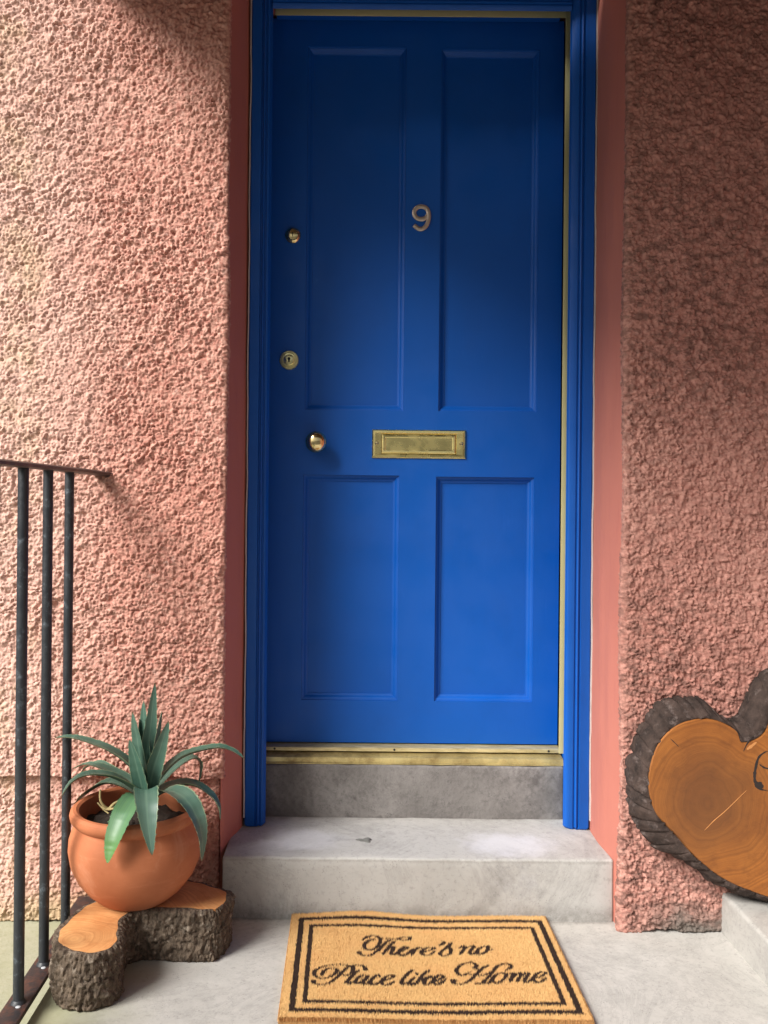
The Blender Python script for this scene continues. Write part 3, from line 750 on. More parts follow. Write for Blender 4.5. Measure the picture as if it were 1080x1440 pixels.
def slice_block():
    def lean(z): return (z-.1)*.055
    f2 = catmull([(a, 0, b) for a, b in FACE], 8, True); b2 = catmull([(a, 0, b) for a, b in BARK], 8, True); n = len(f2)
    layers = []
    yf, yb = -.092, -.022
    # (blend face->bark, y)
    for k, (bl, y) in enumerate([(.06, yf+.003), (.16, yf+.0005), (.35, yf+.004), (.58, yf+.012), (.80, yf+.022), (.95, yf+.034), (1.0, yf+.045), (.98, yf+.056), (.93, yb)]):
        layers.append([(f2[i].lerp(b2[i], bl), y) for i in range(n)])
    v = []; f = []
    for L_ in layers:
        for i, (p, y) in enumerate(L_):
            a = np.array([i*.0825]); c = np.array([(y+1)*60])
            dd = (float(vnoise(a*2.2, c*.4, 3)[0])-.5)*.011+(float(vnoise(a*9, c*1.2, 4)[0])-.5)*.006+float(blobs(a*3.1, c*.9, 14)[0])*.0045
            gr = -.006 if (i % 13) in (3, 9) else 0
            dr = (p-Vector((.93, 0, .36))).normalized()
            amt = 0 if L_ is layers[0] else 1
            q = p+dr*(dd+gr)*amt
            v.append((q.x, y+lean(q.z)+dd*.4*amt, q.z))
    for j in range(len(layers)-1):
        for i in range(n): f.append((j*n+i, j*n+(i+1) % n, (j+1)*n+(i+1) % n, (j+1)*n+i))
    f.append(tuple((len(layers)-1)*n+i for i in range(n)))
    me = bpy.data.meshes.new('bark'); me.from_pydata(v, [], f); bm = bmesh.new(); bm.from_mesh(me)
    from_bm('bark', bm, M_BARK_D, sl_, autosmooth=60)
    bm = bmesh.new()
    rim = [bm.verts.new((p.x, yf+lean(p.z)-.000, p.z)) for p in f2]
    cen = Vector((.93, 0, .36))
    edge = [bm.verts.new(((p+(p-cen)*.018).x, yf+lean(p.z)+.006, (p+(p-cen)*.018).z)) for p in f2]
    for i in range(n): bm.faces.new([rim[i], rim[(i+1) % n], edge[(i+1) % n], edge[i]])
    fc = bm.faces.new(rim); bmesh.ops.triangulate(bm, faces=[fc])
    from_bm('cut_face', bm, M_CUT_D, sl_)
    def crack(name, pts, wd, mat, pr=.0006):
        P = catmull([(a, yf+lean(b)-pr, b) for a, b in pts], 6); v = []; fa = []
        for i, p in enumerate(P):
            t = (P[min(i+1, len(P)-1)]-P[max(i-1, 0)]).normalized(); nr = Vector((-t.z, 0, t.x)); k = wd*(math.sin(math.pi*(i+.4)/(len(P)))**.6)*(.7+.6*random.Random(i).random())
            v += [p+nr*k, p-nr*k, p-nr*k+Vector((0, .0015, 0)), p+nr*k+Vector((0, .0015, 0))]
        for i in range(len(P)-1):
            for k in range(4): fa.append((i*4+k, i*4+(k+1) % 4, (i+1)*4+(k+1) % 4, (i+1)*4+k))
        mesh(name, v, fa, mat, sl_)
    Dk = simple('crack_dark', (.02, .014, .012), .9); Pl = simple('pale_scratch', (.50, .22, .07), .7)
    crack('crack', [(.9330, .4370), (.9160, .4240), (.9084, .4011), (.9055, .3775), (.912, .3571), (.9309, .351)], .0030, Dk)
    crack('crack', [(.905, .366), (.916, .362), (.9220, .3560)], .0075, Dk, .0009)
    crack('crack', [(.9165, .408), (.9270, .4010), (.9400, .3980)], .0018, Dk)
    crack('crack', [(.9309, .351), (.953, .3480), (.972, .3620), (.979, .3950), (.962, .4300), (.9330, .4370)], .0022, Dk)
    for cp, cw in (([(.905, .470), (.890, .452), (.882, .436)], .0012), ([(.945, .130), (.944, .170), (.938, .205)], .0010), ([(.72, .462), (.738, .445)], .0009)):
        crack('crack', cp, cw, Dk, .0004)
    crack('scratch', [(.7933, .2632), (.8150, .2850), (.8401, .3061), (.8869, .3506)], .0008, Pl)
    crack('scratch', [(.8891, .4402), (.898, .4460), (.911, .4562)], .0030, Pl)
slice_block()

# ------------------------------------------------------------------ pot and plant
def m_terra():
    m = Mat('terracotta', .72, 0, .35)
    c = m.mix(m.ramp(m.noise(8, 5, .6), [(.3, 0), (.7, 1)]), (.38, .120, .050), (.48, .165, .072))
    c = m.mix(m.ramp(m.noise(1, 5, .7, m.mapv((9, 9, 40))), [(.55, 0), (.75, .35)]), c, (.66, .27, .14))
    c = m.mix(m.ramp(m.noise(30, 5, .7), [(.60, 0), (.72, .35)]), c, (.34, .10, .045))
    c = m.mix(m.ramp(m.noise(5, 7, .75, dist=.8), [(.54, 0), (.70, .40)]), c, (.62, .34, .22))   # pale salt bloom
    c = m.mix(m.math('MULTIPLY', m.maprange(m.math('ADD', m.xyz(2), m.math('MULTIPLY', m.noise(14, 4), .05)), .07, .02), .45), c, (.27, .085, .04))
    m.col(c); m.bump(m.noise(1, 3, .6, m.mapv((5, 5, 240))), .12, .001); m.bump(m.noise(110, 4), .18, .0008)
    return m.m
PX, PY, PZ = -.4580, -.097, .1115
pot = empty('flower_pot', (PX, PY, PZ), 'round terracotta bowl pot standing on the rough log slab', 'plant pot')
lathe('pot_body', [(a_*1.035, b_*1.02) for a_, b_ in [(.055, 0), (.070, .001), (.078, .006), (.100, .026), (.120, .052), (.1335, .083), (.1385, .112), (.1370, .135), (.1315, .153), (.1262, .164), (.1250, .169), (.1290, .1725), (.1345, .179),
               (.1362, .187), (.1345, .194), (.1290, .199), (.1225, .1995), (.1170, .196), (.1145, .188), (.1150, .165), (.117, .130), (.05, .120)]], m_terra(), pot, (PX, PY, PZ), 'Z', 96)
# potting soil: rough crumbly disc
def soil():
    v = []; f = []; nr = 26; na = 72
    for j in range(nr):
        r_ = .1190*j/(nr-1)
        for i in range(na):
            a = 2*math.pi*i/na; x = r_*math.cos(a); y = r_*math.sin(a)
            h = float(blobs(np.array([x/.010+50]), np.array([y/.010+50]), 9)[0])*.008+float(vnoise(np.array([x*30+9]), np.array([y*30+9]), 3)[0])*.012
            v.append((PX+x, PY+y, PZ+.150+h))
    for j in range(nr-1):
        for i in range(na): f.append((j*na+i, j*na+(i+1) % na, (j+1)*na+(i+1) % na, (j+1)*na+i))
    me = bpy.data.meshes.new('soil'); me.from_pydata(v, [], f)
    bm = bmesh.new(); bm.from_mesh(me); bmesh.ops.remove_doubles(bm, verts=bm.verts, dist=1e-5)
    from_bm('soil', bm, simple('potting_soil', (.028, .018, .012), .95, 0, 60, .5, .6, .003), pot, smooth=True)
soil()

def m_leaf():
    m = Mat('agave_leaf', .42, 0, .5)
    uv = m.N('ShaderNodeSeparateXYZ'); m.L(m.tc.outputs['UV'], uv.inputs[0])
    u = uv.outputs[0]; v = uv.outputs[1]
    st = m.noise(1, 4, .6, m.mapv((26, 1.6, 1), 'UV'))
    c = m.mix(m.ramp(st, [(.3, 0), (.7, 1)]), (.030, .088, .060), (.080, .160, .118))
    c = m.mix(m.math('MULTIPLY', m.ramp(m.noise(9, 4), [(.4, 0), (.7, 1)]), .45), c, (.14, .215, .17))
    e = m.math('ABSOLUTE', m.math('SUBTRACT', u, .5))
    c = m.mix(m.maprange(e, .10, .0, 0, .4), c, (.16, .26, .19))           # paler keel line
    c = m.mix(m.maprange(e, .44, .50, 0, .7), c, (.30, .36, .20))          # pale edge
    c = m.mix(m.maprange(v, .93, 1.0, 0, .85), c, (.16, .085, .035))       # dry tip
    m.col(c); m.b.inputs['Coat Weight'].default_value = .12
    m.bump(st, .35, .0015)
    return m.m
M_LEAF = m_leaf()
M_LEAF_G = (lambda m: (m.col(m.mix(m.ramp(m.noise(1, 4, .6, m.mapv((26, 1.6, 1), 'UV')), [(.3, 0), (.7, 1)]), m.mix(m.maprange(m.xyz(1, 'UV'), .45, .85), (.075, .165, .10), (.10, .23, .045)), (.12, .26, .10))), m.m)[-1])(Mat('agave_leaf_green', .42, 0, .5))
LEAVES = [(0.034, [(-0.4377, -0.098, 0.3236), (-0.4388, -0.096, 0.3931), (-0.4301, -0.09, 0.4852), (-0.4232, -0.083, 0.5777)]), (0.034, [(-0.4385, -0.108, 0.327), (-0.4415, -0.118, 0.3921), (-0.4517, -0.123, 0.4627), (-0.4619, -0.128, 0.5238)]), (0.034, [(-0.4373, -0.093, 0.3219), (-0.4406, -0.088, 0.3906), (-0.4457, -0.083, 0.4675), (-0.4491, -0.078, 0.537)]), (0.036, [(-0.4307, -0.108, 0.3224), (-0.4198, -0.118, 0.3846), (-0.4008, -0.123, 0.4478), (-0.3834, -0.128, 0.5046)]), (0.038, [(-0.4378, -0.098, 0.3314), (-0.4585, -0.098, 0.3841), (-0.5075, -0.103, 0.4287), (-0.57, -0.108, 0.4559), (-0.6073, -0.108, 0.4633), (-0.6351, -0.108, 0.4615)]), (0.04, [(-0.4331, -0.098, 0.3314), (-0.4076, -0.088, 0.3721), (-0.3629, -0.078, 0.4135), (-0.2938, -0.078, 0.4346), (-0.2544, -0.078, 0.4302), (-0.2232, -0.088, 0.4146)]), (0.036, [(-0.4385, -0.108, 0.327), (-0.4619, -0.128, 0.3628), (-0.5012, -0.148, 0.3917), (-0.547, -0.168, 0.4006), (-0.5767, -0.178, 0.387), (-0.5941, -0.188, 0.3603)]), (0.036, [(-0.4454, -0.078, 0.3166), (-0.4836, -0.058, 0.3364), (-0.5373, -0.048, 0.3454), (-0.5912, -0.038, 0.3128), (-0.6149, -0.038, 0.2772), (-0.6273, -0.038, 0.2289)]), (0.048, [(-0.437, -0.108, 0.327), (-0.4414, -0.168, 0.355), (-0.4501, -0.228, 0.3433), (-0.4621, -0.253, 0.3091), (-0.4706, -0.263, 0.2786), (-0.4747, -0.268, 0.255)]), (0.048, [(-0.4339, -0.108, 0.327), (-0.422, -0.168, 0.3702), (-0.4078, -0.223, 0.3594), (-0.3974, -0.248, 0.3179), (-0.3875, -0.258, 0.2674)]), (0.05, [(-0.4299, -0.098, 0.3236), (-0.3856, -0.148, 0.3609), (-0.3398, -0.198, 0.3662), (-0.3071, -0.223, 0.3385), (-0.2919, -0.233, 0.2988), (-0.2906, -0.238, 0.2487)]), (0.038, [(-0.4337, -0.088, 0.3249), (-0.3894, -0.068, 0.3454), (-0.3405, -0.058, 0.3458), (-0.3006, -0.058, 0.3223), (-0.2828, -0.058, 0.2954), (-0.2793, -0.058, 0.2668)]), (0.03, [(-0.4398, -0.068, 0.318), (-0.4016, -0.008, 0.3583), (-0.3616, 0.022, 0.3808), (-0.3416, 0.032, 0.3714), (-0.3397, 0.032, 0.3465), (-0.3444, 0.032, 0.3148)]), (0.03, [(-0.4477, -0.068, 0.3179), (-0.5156, -0.008, 0.3409), (-0.5733, 0.022, 0.3655), (-0.6059, 0.032, 0.3555), (-0.6224, 0.032, 0.3354)]), (0.03, [(-0.4392, -0.098, 0.3235), (-0.4488, -0.093, 0.3842), (-0.4553, -0.088, 0.4453), (-0.4585, -0.083, 0.4988)]), (0.03, [(-0.4303, -0.103, 0.3253), (-0.4243, -0.098, 0.386), (-0.4167, -0.093, 0.4548), (-0.4058, -0.088, 0.5162)]), (0.036, [(-0.4347, -0.118, 0.3258), (-0.4408, -0.133, 0.3738), (-0.4512, -0.143, 0.4256), (-0.4625, -0.148, 0.4695)]), (0.034, [(-0.4431, -0.088, 0.3248), (-0.4813, -0.068, 0.3524), (-0.5403, -0.038, 0.3711), (-0.5913, -0.018, 0.3774), (-0.6235, -0.008, 0.3643)])]
ag = empty('agave_plant', (-.435, -.097, .265), 'blue green agave with arching pointed leaves growing in the terracotta pot', 'plant')
def agave_leaf(pts, wd, seed, mat):
    rnd = random.Random(seed)
    P = catmull(pts, 9); n = len(P); cols = 8
    cen = Vector((-.437, -.098, .36))
    v = []; f = []; uvs = []
    upr = (P[-1]-P[0]).normalized().z > .85
    ph = rnd.random()*6
    for i, p in enumerate(P):
        t = (P[min(i+1, n-1)]-P[max(i-1, 0)]).normalized(); s = i/(n-1)
        if upr:
            rad = Vector((P[-1].x-cen.x, P[-1].y-cen.y-.02, 0)); rad = rad.normalized() if rad.length > 1e-3 else Vector((0, -1, 0))
            side = t.cross(rad)
            if seed in (0, 2, 3): side = (side*.4+Vector((1, 0, 0))).normalized()
        else:
            side = t.cross(Vector((0, 0, 1)))
            if side.length < .25 or (i > 0 and t.z < -.8): side = prev
            if i > 0 and side.dot(prev) < 0: side = -side
            if i > 0: side = side.normalized().lerp(prev, .6)
        side.normalize(); prev = side.copy()
        up = side.cross(t).normalized()
        if up.z < 0 and not upr and t.z > -.6: up = -up
        if i == 0: up0 = up
        elif up.dot(up0) < 0: up = -up
        up0 = up
        wid = wd*(.62+.38*min(1, s/.3))*(1-max(0, (s-.30)/.70)**1.9)+.0012
        tw = rnd.uniform(-.0006, .0006)
        cup = .32*(1-.5*s)
        thk = .0042*(1-s*.75)
        for k in range(cols+1):
            a = -1+2*k/cols
            ed = 1+(.035*math.sin(i*4.1+ph)+.02*math.sin(i*9+k)) if abs(a) == 1 else 1
            v.append(p+side*(a*wid/2*ed)+up*(abs(a)**1.7*wid*cup*.55+tw)); uvs.append((k/cols, s))
        for k in range(cols, -1, -1):
            a = -1+2*k/cols
            v.append(p+side*(a*wid/2*.985)+up*(abs(a)**1.7*wid*cup*.55-thk*(1-a*a)-.0006)); uvs.append((k/cols, s))
    m_ = 2*(cols+1)
    for i in range(n-1):
        for k in range(m_): f.append((i*m_+k, i*m_+(k+1) % m_, (i+1)*m_+(k+1) % m_, (i+1)*m_+k))
    f.append(tuple(range(m_))); f.append(tuple((n-1)*m_+k for k in range(m_)))
    # marginal teeth
    for i in range(3, n-3, 2):
        for e in (0, cols):
            b = i*m_+e; q = Vector(v[b]); o = (q-Vector(v[i*m_+cols//2])).normalized(); t = (P[i+1]-P[i])
            k0 = len(v); v += [q-t*.22-o*.0006, q+t*.22-o*.0006, q+o*.0022+t*.15]; uvs += [(.5, .5)]*3
            f.append((k0, k0+1, k0+2))
    me = bpy.data.meshes.new('leaf'); me.from_pydata([tuple(a) for a in v], [], f)
    ul = me.uv_layers.new(name='UVMap')
    for lp_ in me.loops: ul.data[lp_.index].uv = uvs[lp_.vertex_index]
    o = link('leaf', me, mat, ag, True)
    me.set_sharp_from_angle(angle=R(70))
    return o
for i, (wd, pts) in enumerate(LEAVES):
    agave_leaf(pts, wd*1.03, i, M_LEAF_G if i == 8 else M_LEAF)
M_DRY = simple('dry_leaf', (.34, .27, .12), .8, 0, 40, .3)
for pts, r_ in ((([(-.440, -.185, .345), (-.4757, -.22, .3377), (-.4903, -.225, .3265), (-.505, -.23, .3438), (-.508, -.225, .367)]), .0034),
                (([(-.505, -.225, .330), (-.490, -.228, .326), (-.470, -.23, .332), (-.452, -.21, .345)]), .0028),
                (([(-.520, -.20, .330), (-.500, -.22, .322), (-.488, -.23, .318)]), .0022)):
    pts = [(a_-.012, b_+.063, c_) for a_, b_, c_ in pts]
    tube('dry_leaf', catmull(pts, 7), lambda t, r_=r_: r_*(1-.6*abs(t-.4)), M_DRY, ag, 8)

# ------------------------------------------------------------------ doormat
MX, MY, MW, MD, MT = -.122, -.376, .592, .412, .011
mat_o = empty('doormat', (MX+MW/2, MY+MD/2, 0), 'tan coir doormat with black border lines and script lettering', 'doormat')
LET = [[(0.1613, 0.2909), (0.1735, 0.3052), (0.186, 0.3114), (0.1981, 0.3056), (0.202, 0.2917), (0.1979, 0.2733), (0.1879, 0.2561), (0.1761, 0.2499), (0.1668, 0.2567), (0.1664, 0.2716), (0.1749, 0.2877), (0.1855, 0.2948), (0.1917, 0.2964)], [(0.198, 0.3028), (0.2102, 0.3009), (0.2365, 0.3), (0.2537, 0.2961), (0.2671, 0.2999), (0.266, 0.3087), (0.2527, 0.3081), (0.2391, 0.2994)], [(0.2297, 0.2978), (0.2185, 0.2892), (0.2073, 0.2711), (0.1963, 0.2513), (0.1838, 0.2338), (0.1701, 0.225), (0.1584, 0.2291), (0.1531, 0.2378), (0.1568, 0.2405)], [(0.2345, 0.2902), (0.2258, 0.2783), (0.2144, 0.2549), (0.2044, 0.2315)], [(0.2115, 0.2475), (0.2242, 0.2646), (0.2303, 0.2647), (0.2255, 0.2485), (0.2229, 0.2368), (0.2296, 0.2346), (0.2391, 0.2481)], [(0.2389, 0.2437), (0.2493, 0.2522), (0.2594, 0.2625), (0.254, 0.2668), (0.2435, 0.2555), (0.2395, 0.2371), (0.2479, 0.2304), (0.2605, 0.2418), (0.2703, 0.2594)], [(0.2788, 0.2629), (0.2731, 0.251), (0.2665, 0.2343)], [(0.2723, 0.251), (0.2827, 0.2643), (0.2903, 0.2631)], [(0.2906, 0.2457), (0.3041, 0.2533), (0.3173, 0.2629), (0.3105, 0.2669), (0.2961, 0.2598), (0.2883, 0.2446), (0.2939, 0.2342), (0.306, 0.2367), (0.3174, 0.2502)], [(0.3407, 0.2922), (0.342, 0.2881), (0.3369, 0.2811), (0.3301, 0.2741)], [(0.3281, 0.2464), (0.3428, 0.2634), (0.356, 0.2842), (0.3507, 0.2693), (0.354, 0.2559), (0.3483, 0.2392), (0.336, 0.2324), (0.3275, 0.2398), (0.3319, 0.2498)], [(0.3721, 0.264), (0.3831, 0.2717), (0.3847, 0.2656), (0.3773, 0.2506), (0.3713, 0.2373)], [(0.3773, 0.2506), (0.3916, 0.2684), (0.4043, 0.2704), (0.3987, 0.2577), (0.3923, 0.2423), (0.3993, 0.2378), (0.4098, 0.2513)], [(0.4252, 0.2684), (0.4134, 0.2587), (0.4087, 0.2436), (0.4144, 0.2364), (0.4281, 0.2483), (0.4358, 0.2625), (0.4316, 0.2705), (0.4223, 0.2663)], [(0.4286, 0.2536), (0.4357, 0.2531), (0.4433, 0.2579)], [(0.0765, 0.1447), (0.0793, 0.1593), (0.0895, 0.1699), (0.103, 0.1707), (0.1085, 0.1638), (0.1033, 0.1506), (0.0931, 0.1395), (0.08, 0.1339), (0.0682, 0.1377), (0.061, 0.1499), (0.0635, 0.1638), (0.0758, 0.1767), (0.0937, 0.185), (0.1118, 0.1879), (0.1269, 0.1867), (0.133, 0.1806)], [(0.133, 0.1811), (0.124, 0.1685), (0.1151, 0.1536), (0.1065, 0.1357), (0.095, 0.1199), (0.0807, 0.1112), (0.0676, 0.1123), (0.0593, 0.1201), (0.0625, 0.1236)], [(0.1277, 0.1873), (0.139, 0.1801), (0.1414, 0.168), (0.1359, 0.154), (0.1241, 0.1469), (0.1178, 0.1506)], [(0.1363, 0.1792), (0.1481, 0.1874), (0.1602, 0.1853), (0.1673, 0.1749), (0.1668, 0.1676)], [(0.1542, 0.1682), (0.1449, 0.155), (0.1329, 0.1334), (0.1271, 0.1213), (0.1329, 0.1169), (0.1424, 0.1255)], [(0.17, 0.1472), (0.1589, 0.1475), (0.1484, 0.1337), (0.1449, 0.1216), (0.1519, 0.1185), (0.1638, 0.1326), (0.1733, 0.1483)], [(0.1733, 0.1483), (0.163, 0.1272), (0.1606, 0.1173), (0.1679, 0.1175), (0.1769, 0.1283)], [(0.1962, 0.1463), (0.1912, 0.1507), (0.1828, 0.1407), (0.1752, 0.1259), (0.1774, 0.1158), (0.1853, 0.1159), (0.196, 0.1262)], [(0.1992, 0.1278), (0.2116, 0.1362), (0.2234, 0.1474), (0.2188, 0.1524), (0.2071, 0.1441), (0.1982, 0.1286), (0.2, 0.1176), (0.2091, 0.1157), (0.2241, 0.1291)], [(0.2662, 0.1755), (0.2569, 0.164), (0.2441, 0.1418), (0.2383, 0.127), (0.2427, 0.1195), (0.2527, 0.1272)], [(0.2661, 0.1458), (0.256, 0.1288), (0.2534, 0.1214), (0.2585, 0.1183), (0.2687, 0.1275)], [(0.271, 0.1618), (0.2731, 0.1597)], [(0.3, 0.1761), (0.2894, 0.1631), (0.2761, 0.1394), (0.2661, 0.1182)], [(0.2724, 0.1299), (0.2844, 0.1434), (0.2979, 0.1493), (0.2995, 0.1464), (0.2881, 0.139), (0.2845, 0.1249), (0.2904, 0.1203), (0.2983, 0.128)], [(0.3008, 0.1287), (0.3128, 0.1365), (0.3263, 0.1501), (0.3195, 0.1551), (0.3089, 0.1459), (0.3023, 0.1334), (0.305, 0.1232), (0.3129, 0.1222), (0.33, 0.1404)], [(0.3951, 0.1807), (0.3993, 0.1945), (0.3884, 0.204), (0.3721, 0.1982), (0.3565, 0.1792), (0.3564, 0.1608), (0.3665, 0.155), (0.3823, 0.1674)], [(0.3946, 0.1819), (0.4004, 0.1767)], [(0.4255, 0.1929), (0.4091, 0.1793), (0.3925, 0.1554), (0.3765, 0.1333), (0.3581, 0.1225), (0.3456, 0.125), (0.3421, 0.1347), (0.3466, 0.1363)], [(0.382, 0.1576), (0.4076, 0.1549), (0.4245, 0.1661)], [(0.4571, 0.172), (0.4681, 0.1804), (0.4721, 0.1904), (0.4629, 0.1978), (0.4462, 0.1912), (0.4321, 0.1723), (0.4172, 0.1471), (0.4038, 0.1272), (0.4114, 0.1242), (0.422, 0.1341)], [(0.388, 0.1238), (0.4082, 0.1238)], [(0.4431, 0.1603), (0.4309, 0.1521), (0.4233, 0.1341), (0.4305, 0.1241), (0.4455, 0.1365), (0.4548, 0.1525), (0.4499, 0.1617), (0.4431, 0.1603)], [(0.4511, 0.1565), (0.4612, 0.1583)], [(0.4612, 0.1583), (0.4713, 0.16), (0.4642, 0.1427), (0.4578, 0.1281)], [(0.4642, 0.1427), (0.4774, 0.1577), (0.4874, 0.1595), (0.4788, 0.143), (0.4713, 0.1284)], [(0.4788, 0.143), (0.4926, 0.158), (0.5019, 0.1594), (0.491, 0.1393), (0.4873, 0.1294), (0.4929, 0.1276), (0.5041, 0.1383)], [(0.5099, 0.1424), (0.5228, 0.1477), (0.537, 0.1612), (0.53, 0.1659), (0.5156, 0.1544), (0.5069, 0.1376), (0.5115, 0.1271), (0.5235, 0.1312), (0.5348, 0.1452)]]
BALLS = [(0.1556, 0.2389, 0.0052), (0.2661, 0.3024, 0.0038), (0.3406, 0.2908, 0.0042), (0.3303, 0.2454, 0.0036), (0.0617, 0.1228, 0.0056), (0.1663, 0.1713, 0.0044), (0.077, 0.1461, 0.0036), (0.2991, 0.1482, 0.0048), (0.2721, 0.1609, 0.0042), (0.2242, 0.148, 0.0036), (0.3248, 0.1516, 0.0034), (0.3457, 0.1347, 0.006), (0.3939, 0.1832, 0.0046), (0.3152, 0.2629, 0.0034), (0.4665, 0.1812, 0.0036)]
def mat_lift(x, y):
    # the back left edge is slightly rucked up against the step
    return .009*np.exp(-((x-.17)/.10)**2)*np.clip((y-.25)/.16, 0, 1)**2 + .0015*np.sin(x*14+.5)
def coir():
    st = .00185
    rng = np.random.default_rng(4)
    nx = int(MW/st); ny = int(MD/st)
    gx, gy = np.meshgrid((np.arange(nx)+.5)*st, (np.arange(ny)+.5)*st)
    gx = gx+rng.uniform(-.5, .5, gx.shape)*st; gy = gy+rng.uniform(-.5, .5, gy.shape)*st
    x = gx.ravel(); y = gy.ravel()
    # border masks
    def rect(x, y, x0, x1, y0, y1, hw):
        dx = np.maximum(x0-x, x-x1); dy = np.maximum(y0-y, y-y1)
        d = np.maximum(dx, dy)
        return np.abs(d) < hw
    wv = (vnoise(x*120, y*120, 3)-.5)*.0012
    bo = rect(x+wv, y+wv, .0235, .5730, .0240, .3840, .0060)
    bi = rect(x+wv, y+wv, .0470, .5490, .0520, .3520, .0048)
    # lettering mask from the pen strokes
    le = np.zeros(x.shape, bool)
    for s in LET:
        P = catmull([(a, b, 0) for a, b in s], 8)
        pts = np.array([(p.x, p.y) for p in P])
        for i in range(len(pts)-1):
            a = pts[i]; b = pts[i+1]; d = b-a; L_ = np.hypot(*d)
            if L_ < 1e-6: continue
            e = min(i, len(pts)-2-i)
            wd_ = .0014+.0031*(abs(d[1])/L_)**1.3*min(1, (e+1)/5)
            if len(s) <= 3: wd_ = max(wd_, .0024)
            m_ = (x > min(a[0], b[0])-.008) & (x < max(a[0], b[0])+.008) & (y > min(a[1], b[1])-.008) & (y < max(a[1], b[1])+.008)
            k = np.where(m_)[0]
            if not len(k): continue
            px = x[k]-a[0]; py = y[k]-a[1]; t = np.clip((px*d[0]+py*d[1])/L_**2, 0, 1)
            le[k[np.hypot(px-t*d[0], py-t*d[1]) < wd_]] = True
        # ball terminals
    for (bx, by, br) in BALLS:
        le |= np.hypot(x-bx, (y-by)*1.0) < br
    keep = np.ones(x.shape, bool)
    # ragged cut outline
    keep &= (x > .002*vnoise(y*90, y*0, 1)) & (x < MW-.003*vnoise(y*90, y*0, 2)) & (y > .003*vnoise(x*90, x*0, 5)) & (y < MD-.002*vnoise(x*90, x*0, 6))
    def tufts(name, sel, mat, extra=0.0, fr=.0015):
        X = x[sel]; Y = y[sel]; n = len(X)
        ang = rng.uniform(0, 6.283, n); lean_ = rng.uniform(0, .0019, n); la = rng.uniform(0, 6.283, n)
        h = MT+.0035+rng.uniform(0, .0034, n)+extra
        z0 = mat_lift(X, Y)
        V = np.zeros((n, 4, 3))
        for k in range(3):
            a = ang+k*2.0944
            V[:, k, 0] = X+np.cos(a)*fr; V[:, k, 1] = Y+np.sin(a)*fr; V[:, k, 2] = z0+MT-.004
        V[:, 3, 0] = X+np.cos(la)*lean_; V[:, 3, 1] = Y+np.sin(la)*lean_; V[:, 3, 2] = z0+h
        V[:, :, 0] += MX; V[:, :, 1] += MY
        idx = np.arange(n)*4
        F = np.stack([np.stack([idx, idx+1, idx+3], -1), np.stack([idx+1, idx+2, idx+3], -1), np.stack([idx+2, idx, idx+3], -1)], 1).reshape(-1, 3)
        me = bpy.data.meshes.new(name)
        me.vertices.add(n*4); me.vertices.foreach_set('co', V.reshape(-1).astype(np.float32))
        me.loops.add(F.size); me.loops.foreach_set('vertex_index', F.reshape(-1).astype(np.int32))
        me.polygons.add(len(F)); me.polygons.foreach_set('loop_start', np.arange(0, F.size, 3, dtype=np.int32)); me.polygons.foreach_set('loop_total', np.full(len(F), 3, dtype=np.int32))
        me.update(calc_edges=True)
        return link(name, me, mat, mat_o)
    mc = Mat('coir_pile', .9, 0, .2)
    c = mc.mix(mc.ramp(mc.noise(500, 2, .6), [(.3, 0), (.7, 1)]), (.64, .36, .13), (.86, .57, .26))
    c = mc.mix(mc.ramp(mc.noise(10, 4, .6), [(.4, 0), (.7, .5)]), c, (.72, .38, .15)); mc.col(c)
    md = simple('dyed_coir', (.032, .014, .008), .9, 0, 400, .5)
    dark = bo | bi | le
    tufts('coir_pile', keep & ~dark, mc.m)
    tufts('border_line', keep & bo, md, .0003, .0018); tufts('border_line', keep & bi & ~bo, md, .0003, .0018)
    tufts('lettering', keep & le & ~bo & ~bi, md, .0003, .0018)
    # backing sheet following the same lift
    gx = np.linspace(.003, MW-.003, 90); gy = np.linspace(.003, MD-.003, 60); X, Y = np.meshgrid(gx, gy)
    Z = mat_lift(X, Y)
    P = np.stack([X+MX, Y+MY, Z+MT-.0025], -1)
    top = grid_mesh('backing', P, simple('coir_base', (.55, .31, .12), .9, 0, 300, .4), mat_o)
    # cut edge: fibres hanging down around the rim
    V = []; F = []
    r2 = random.Random(8)
    def edge(x0, y0, x1, y1, nx_, ny_, n):
        for i in range(n):
            t = r2.random(); X_ = x0+(x1-x0)*t; Y_ = y0+(y1-y0)*t; z = float(mat_lift(np.array([X_]), np.array([Y_]))[0])
            o = r2.uniform(-.001, .0025); h1 = z+MT+r2.uniform(.0015, .0045); h0 = max(.0008, z*.6)+r2.uniform(0, .002); w_ = r2.uniform(.0008, .0016)
            tx, ty = (1, 0) if nx_ == 0 else (0, 1); ln_ = r2.uniform(-.0025, .0025)
            k = len(V)
            V.extend([(MX+X_-tx*w_+nx_*.001, MY+Y_-ty*w_+ny_*.001, h0), (MX+X_+tx*w_+nx_*.001, MY+Y_+ty*w_+ny_*.001, h0), (MX+X_+tx*ln_+nx_*o, MY+Y_+ty*ln_+ny_*o, h1), (MX+X_+nx_*(o+.0015), MY+Y_+ny_*(o+.0015), (h0+h1)/2)])
            F.extend([(k, k+1, k+3), (k+1, k+2, k+3), (k+2, k, k+3)])
    edge(0, .0015, MW, .0015, 0, -1, 3000); edge(0, MD-.0015, MW, MD-.0015, 0, 1, 1500); edge(.0015, 0, .0015, MD, -1, 0, 1800); edge(MW-.0015, 0, MW-.0015, MD, 1, 0, 1800)
    me = bpy.data.meshes.new('mat_edge'); me.from_pydata(V, [], F); link('mat_edge', me, simple('coir_edge', (.50, .27, .10), .9, 0, 350, .45), mat_o)
    box('rubber_base', MX+.002, MX+MW-.002, MY+.002, MY+MD-.002, .002, MT-.004, simple('mat_base', (.30, .17, .07), .9), mat_o)
coir()

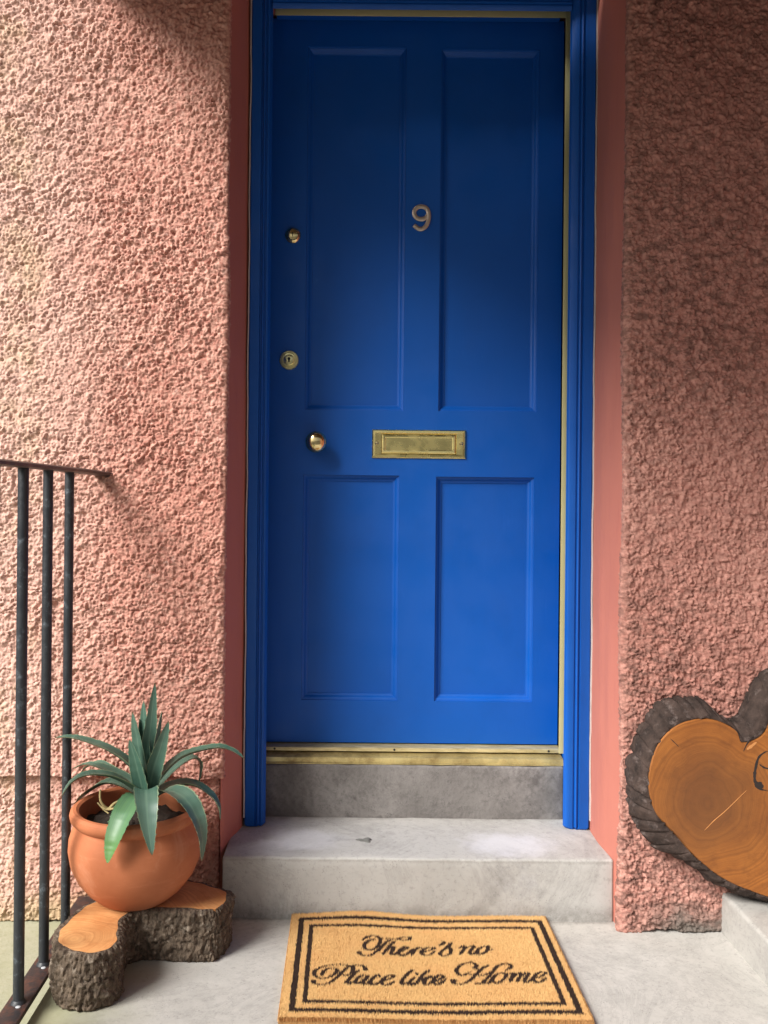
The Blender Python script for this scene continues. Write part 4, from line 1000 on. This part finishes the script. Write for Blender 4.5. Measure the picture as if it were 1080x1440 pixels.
# ------------------------------------------------------------------ small debris on the concrete
lump = bmesh.new(); r = bmesh.ops.create_icosphere(lump, subdivisions=3, radius=.016)
for v in r['verts']:
    q = v.co.copy(); nn = 1+.25*math.sin(q.x*300)+.2*math.sin(q.y*410+1)
    v.co = Vector((.050+q.x*1.15*nn, .150+q.y*.8*nn, .1425+max(-.002, q.z*.33*nn)))
o = from_bm('mortar_lump', lump, M_STONE_LUMP, None, smooth=True)
tag(o, 'small dark grey mortar lump stuck on the doorstep below the stone riser', 'mortar lump')
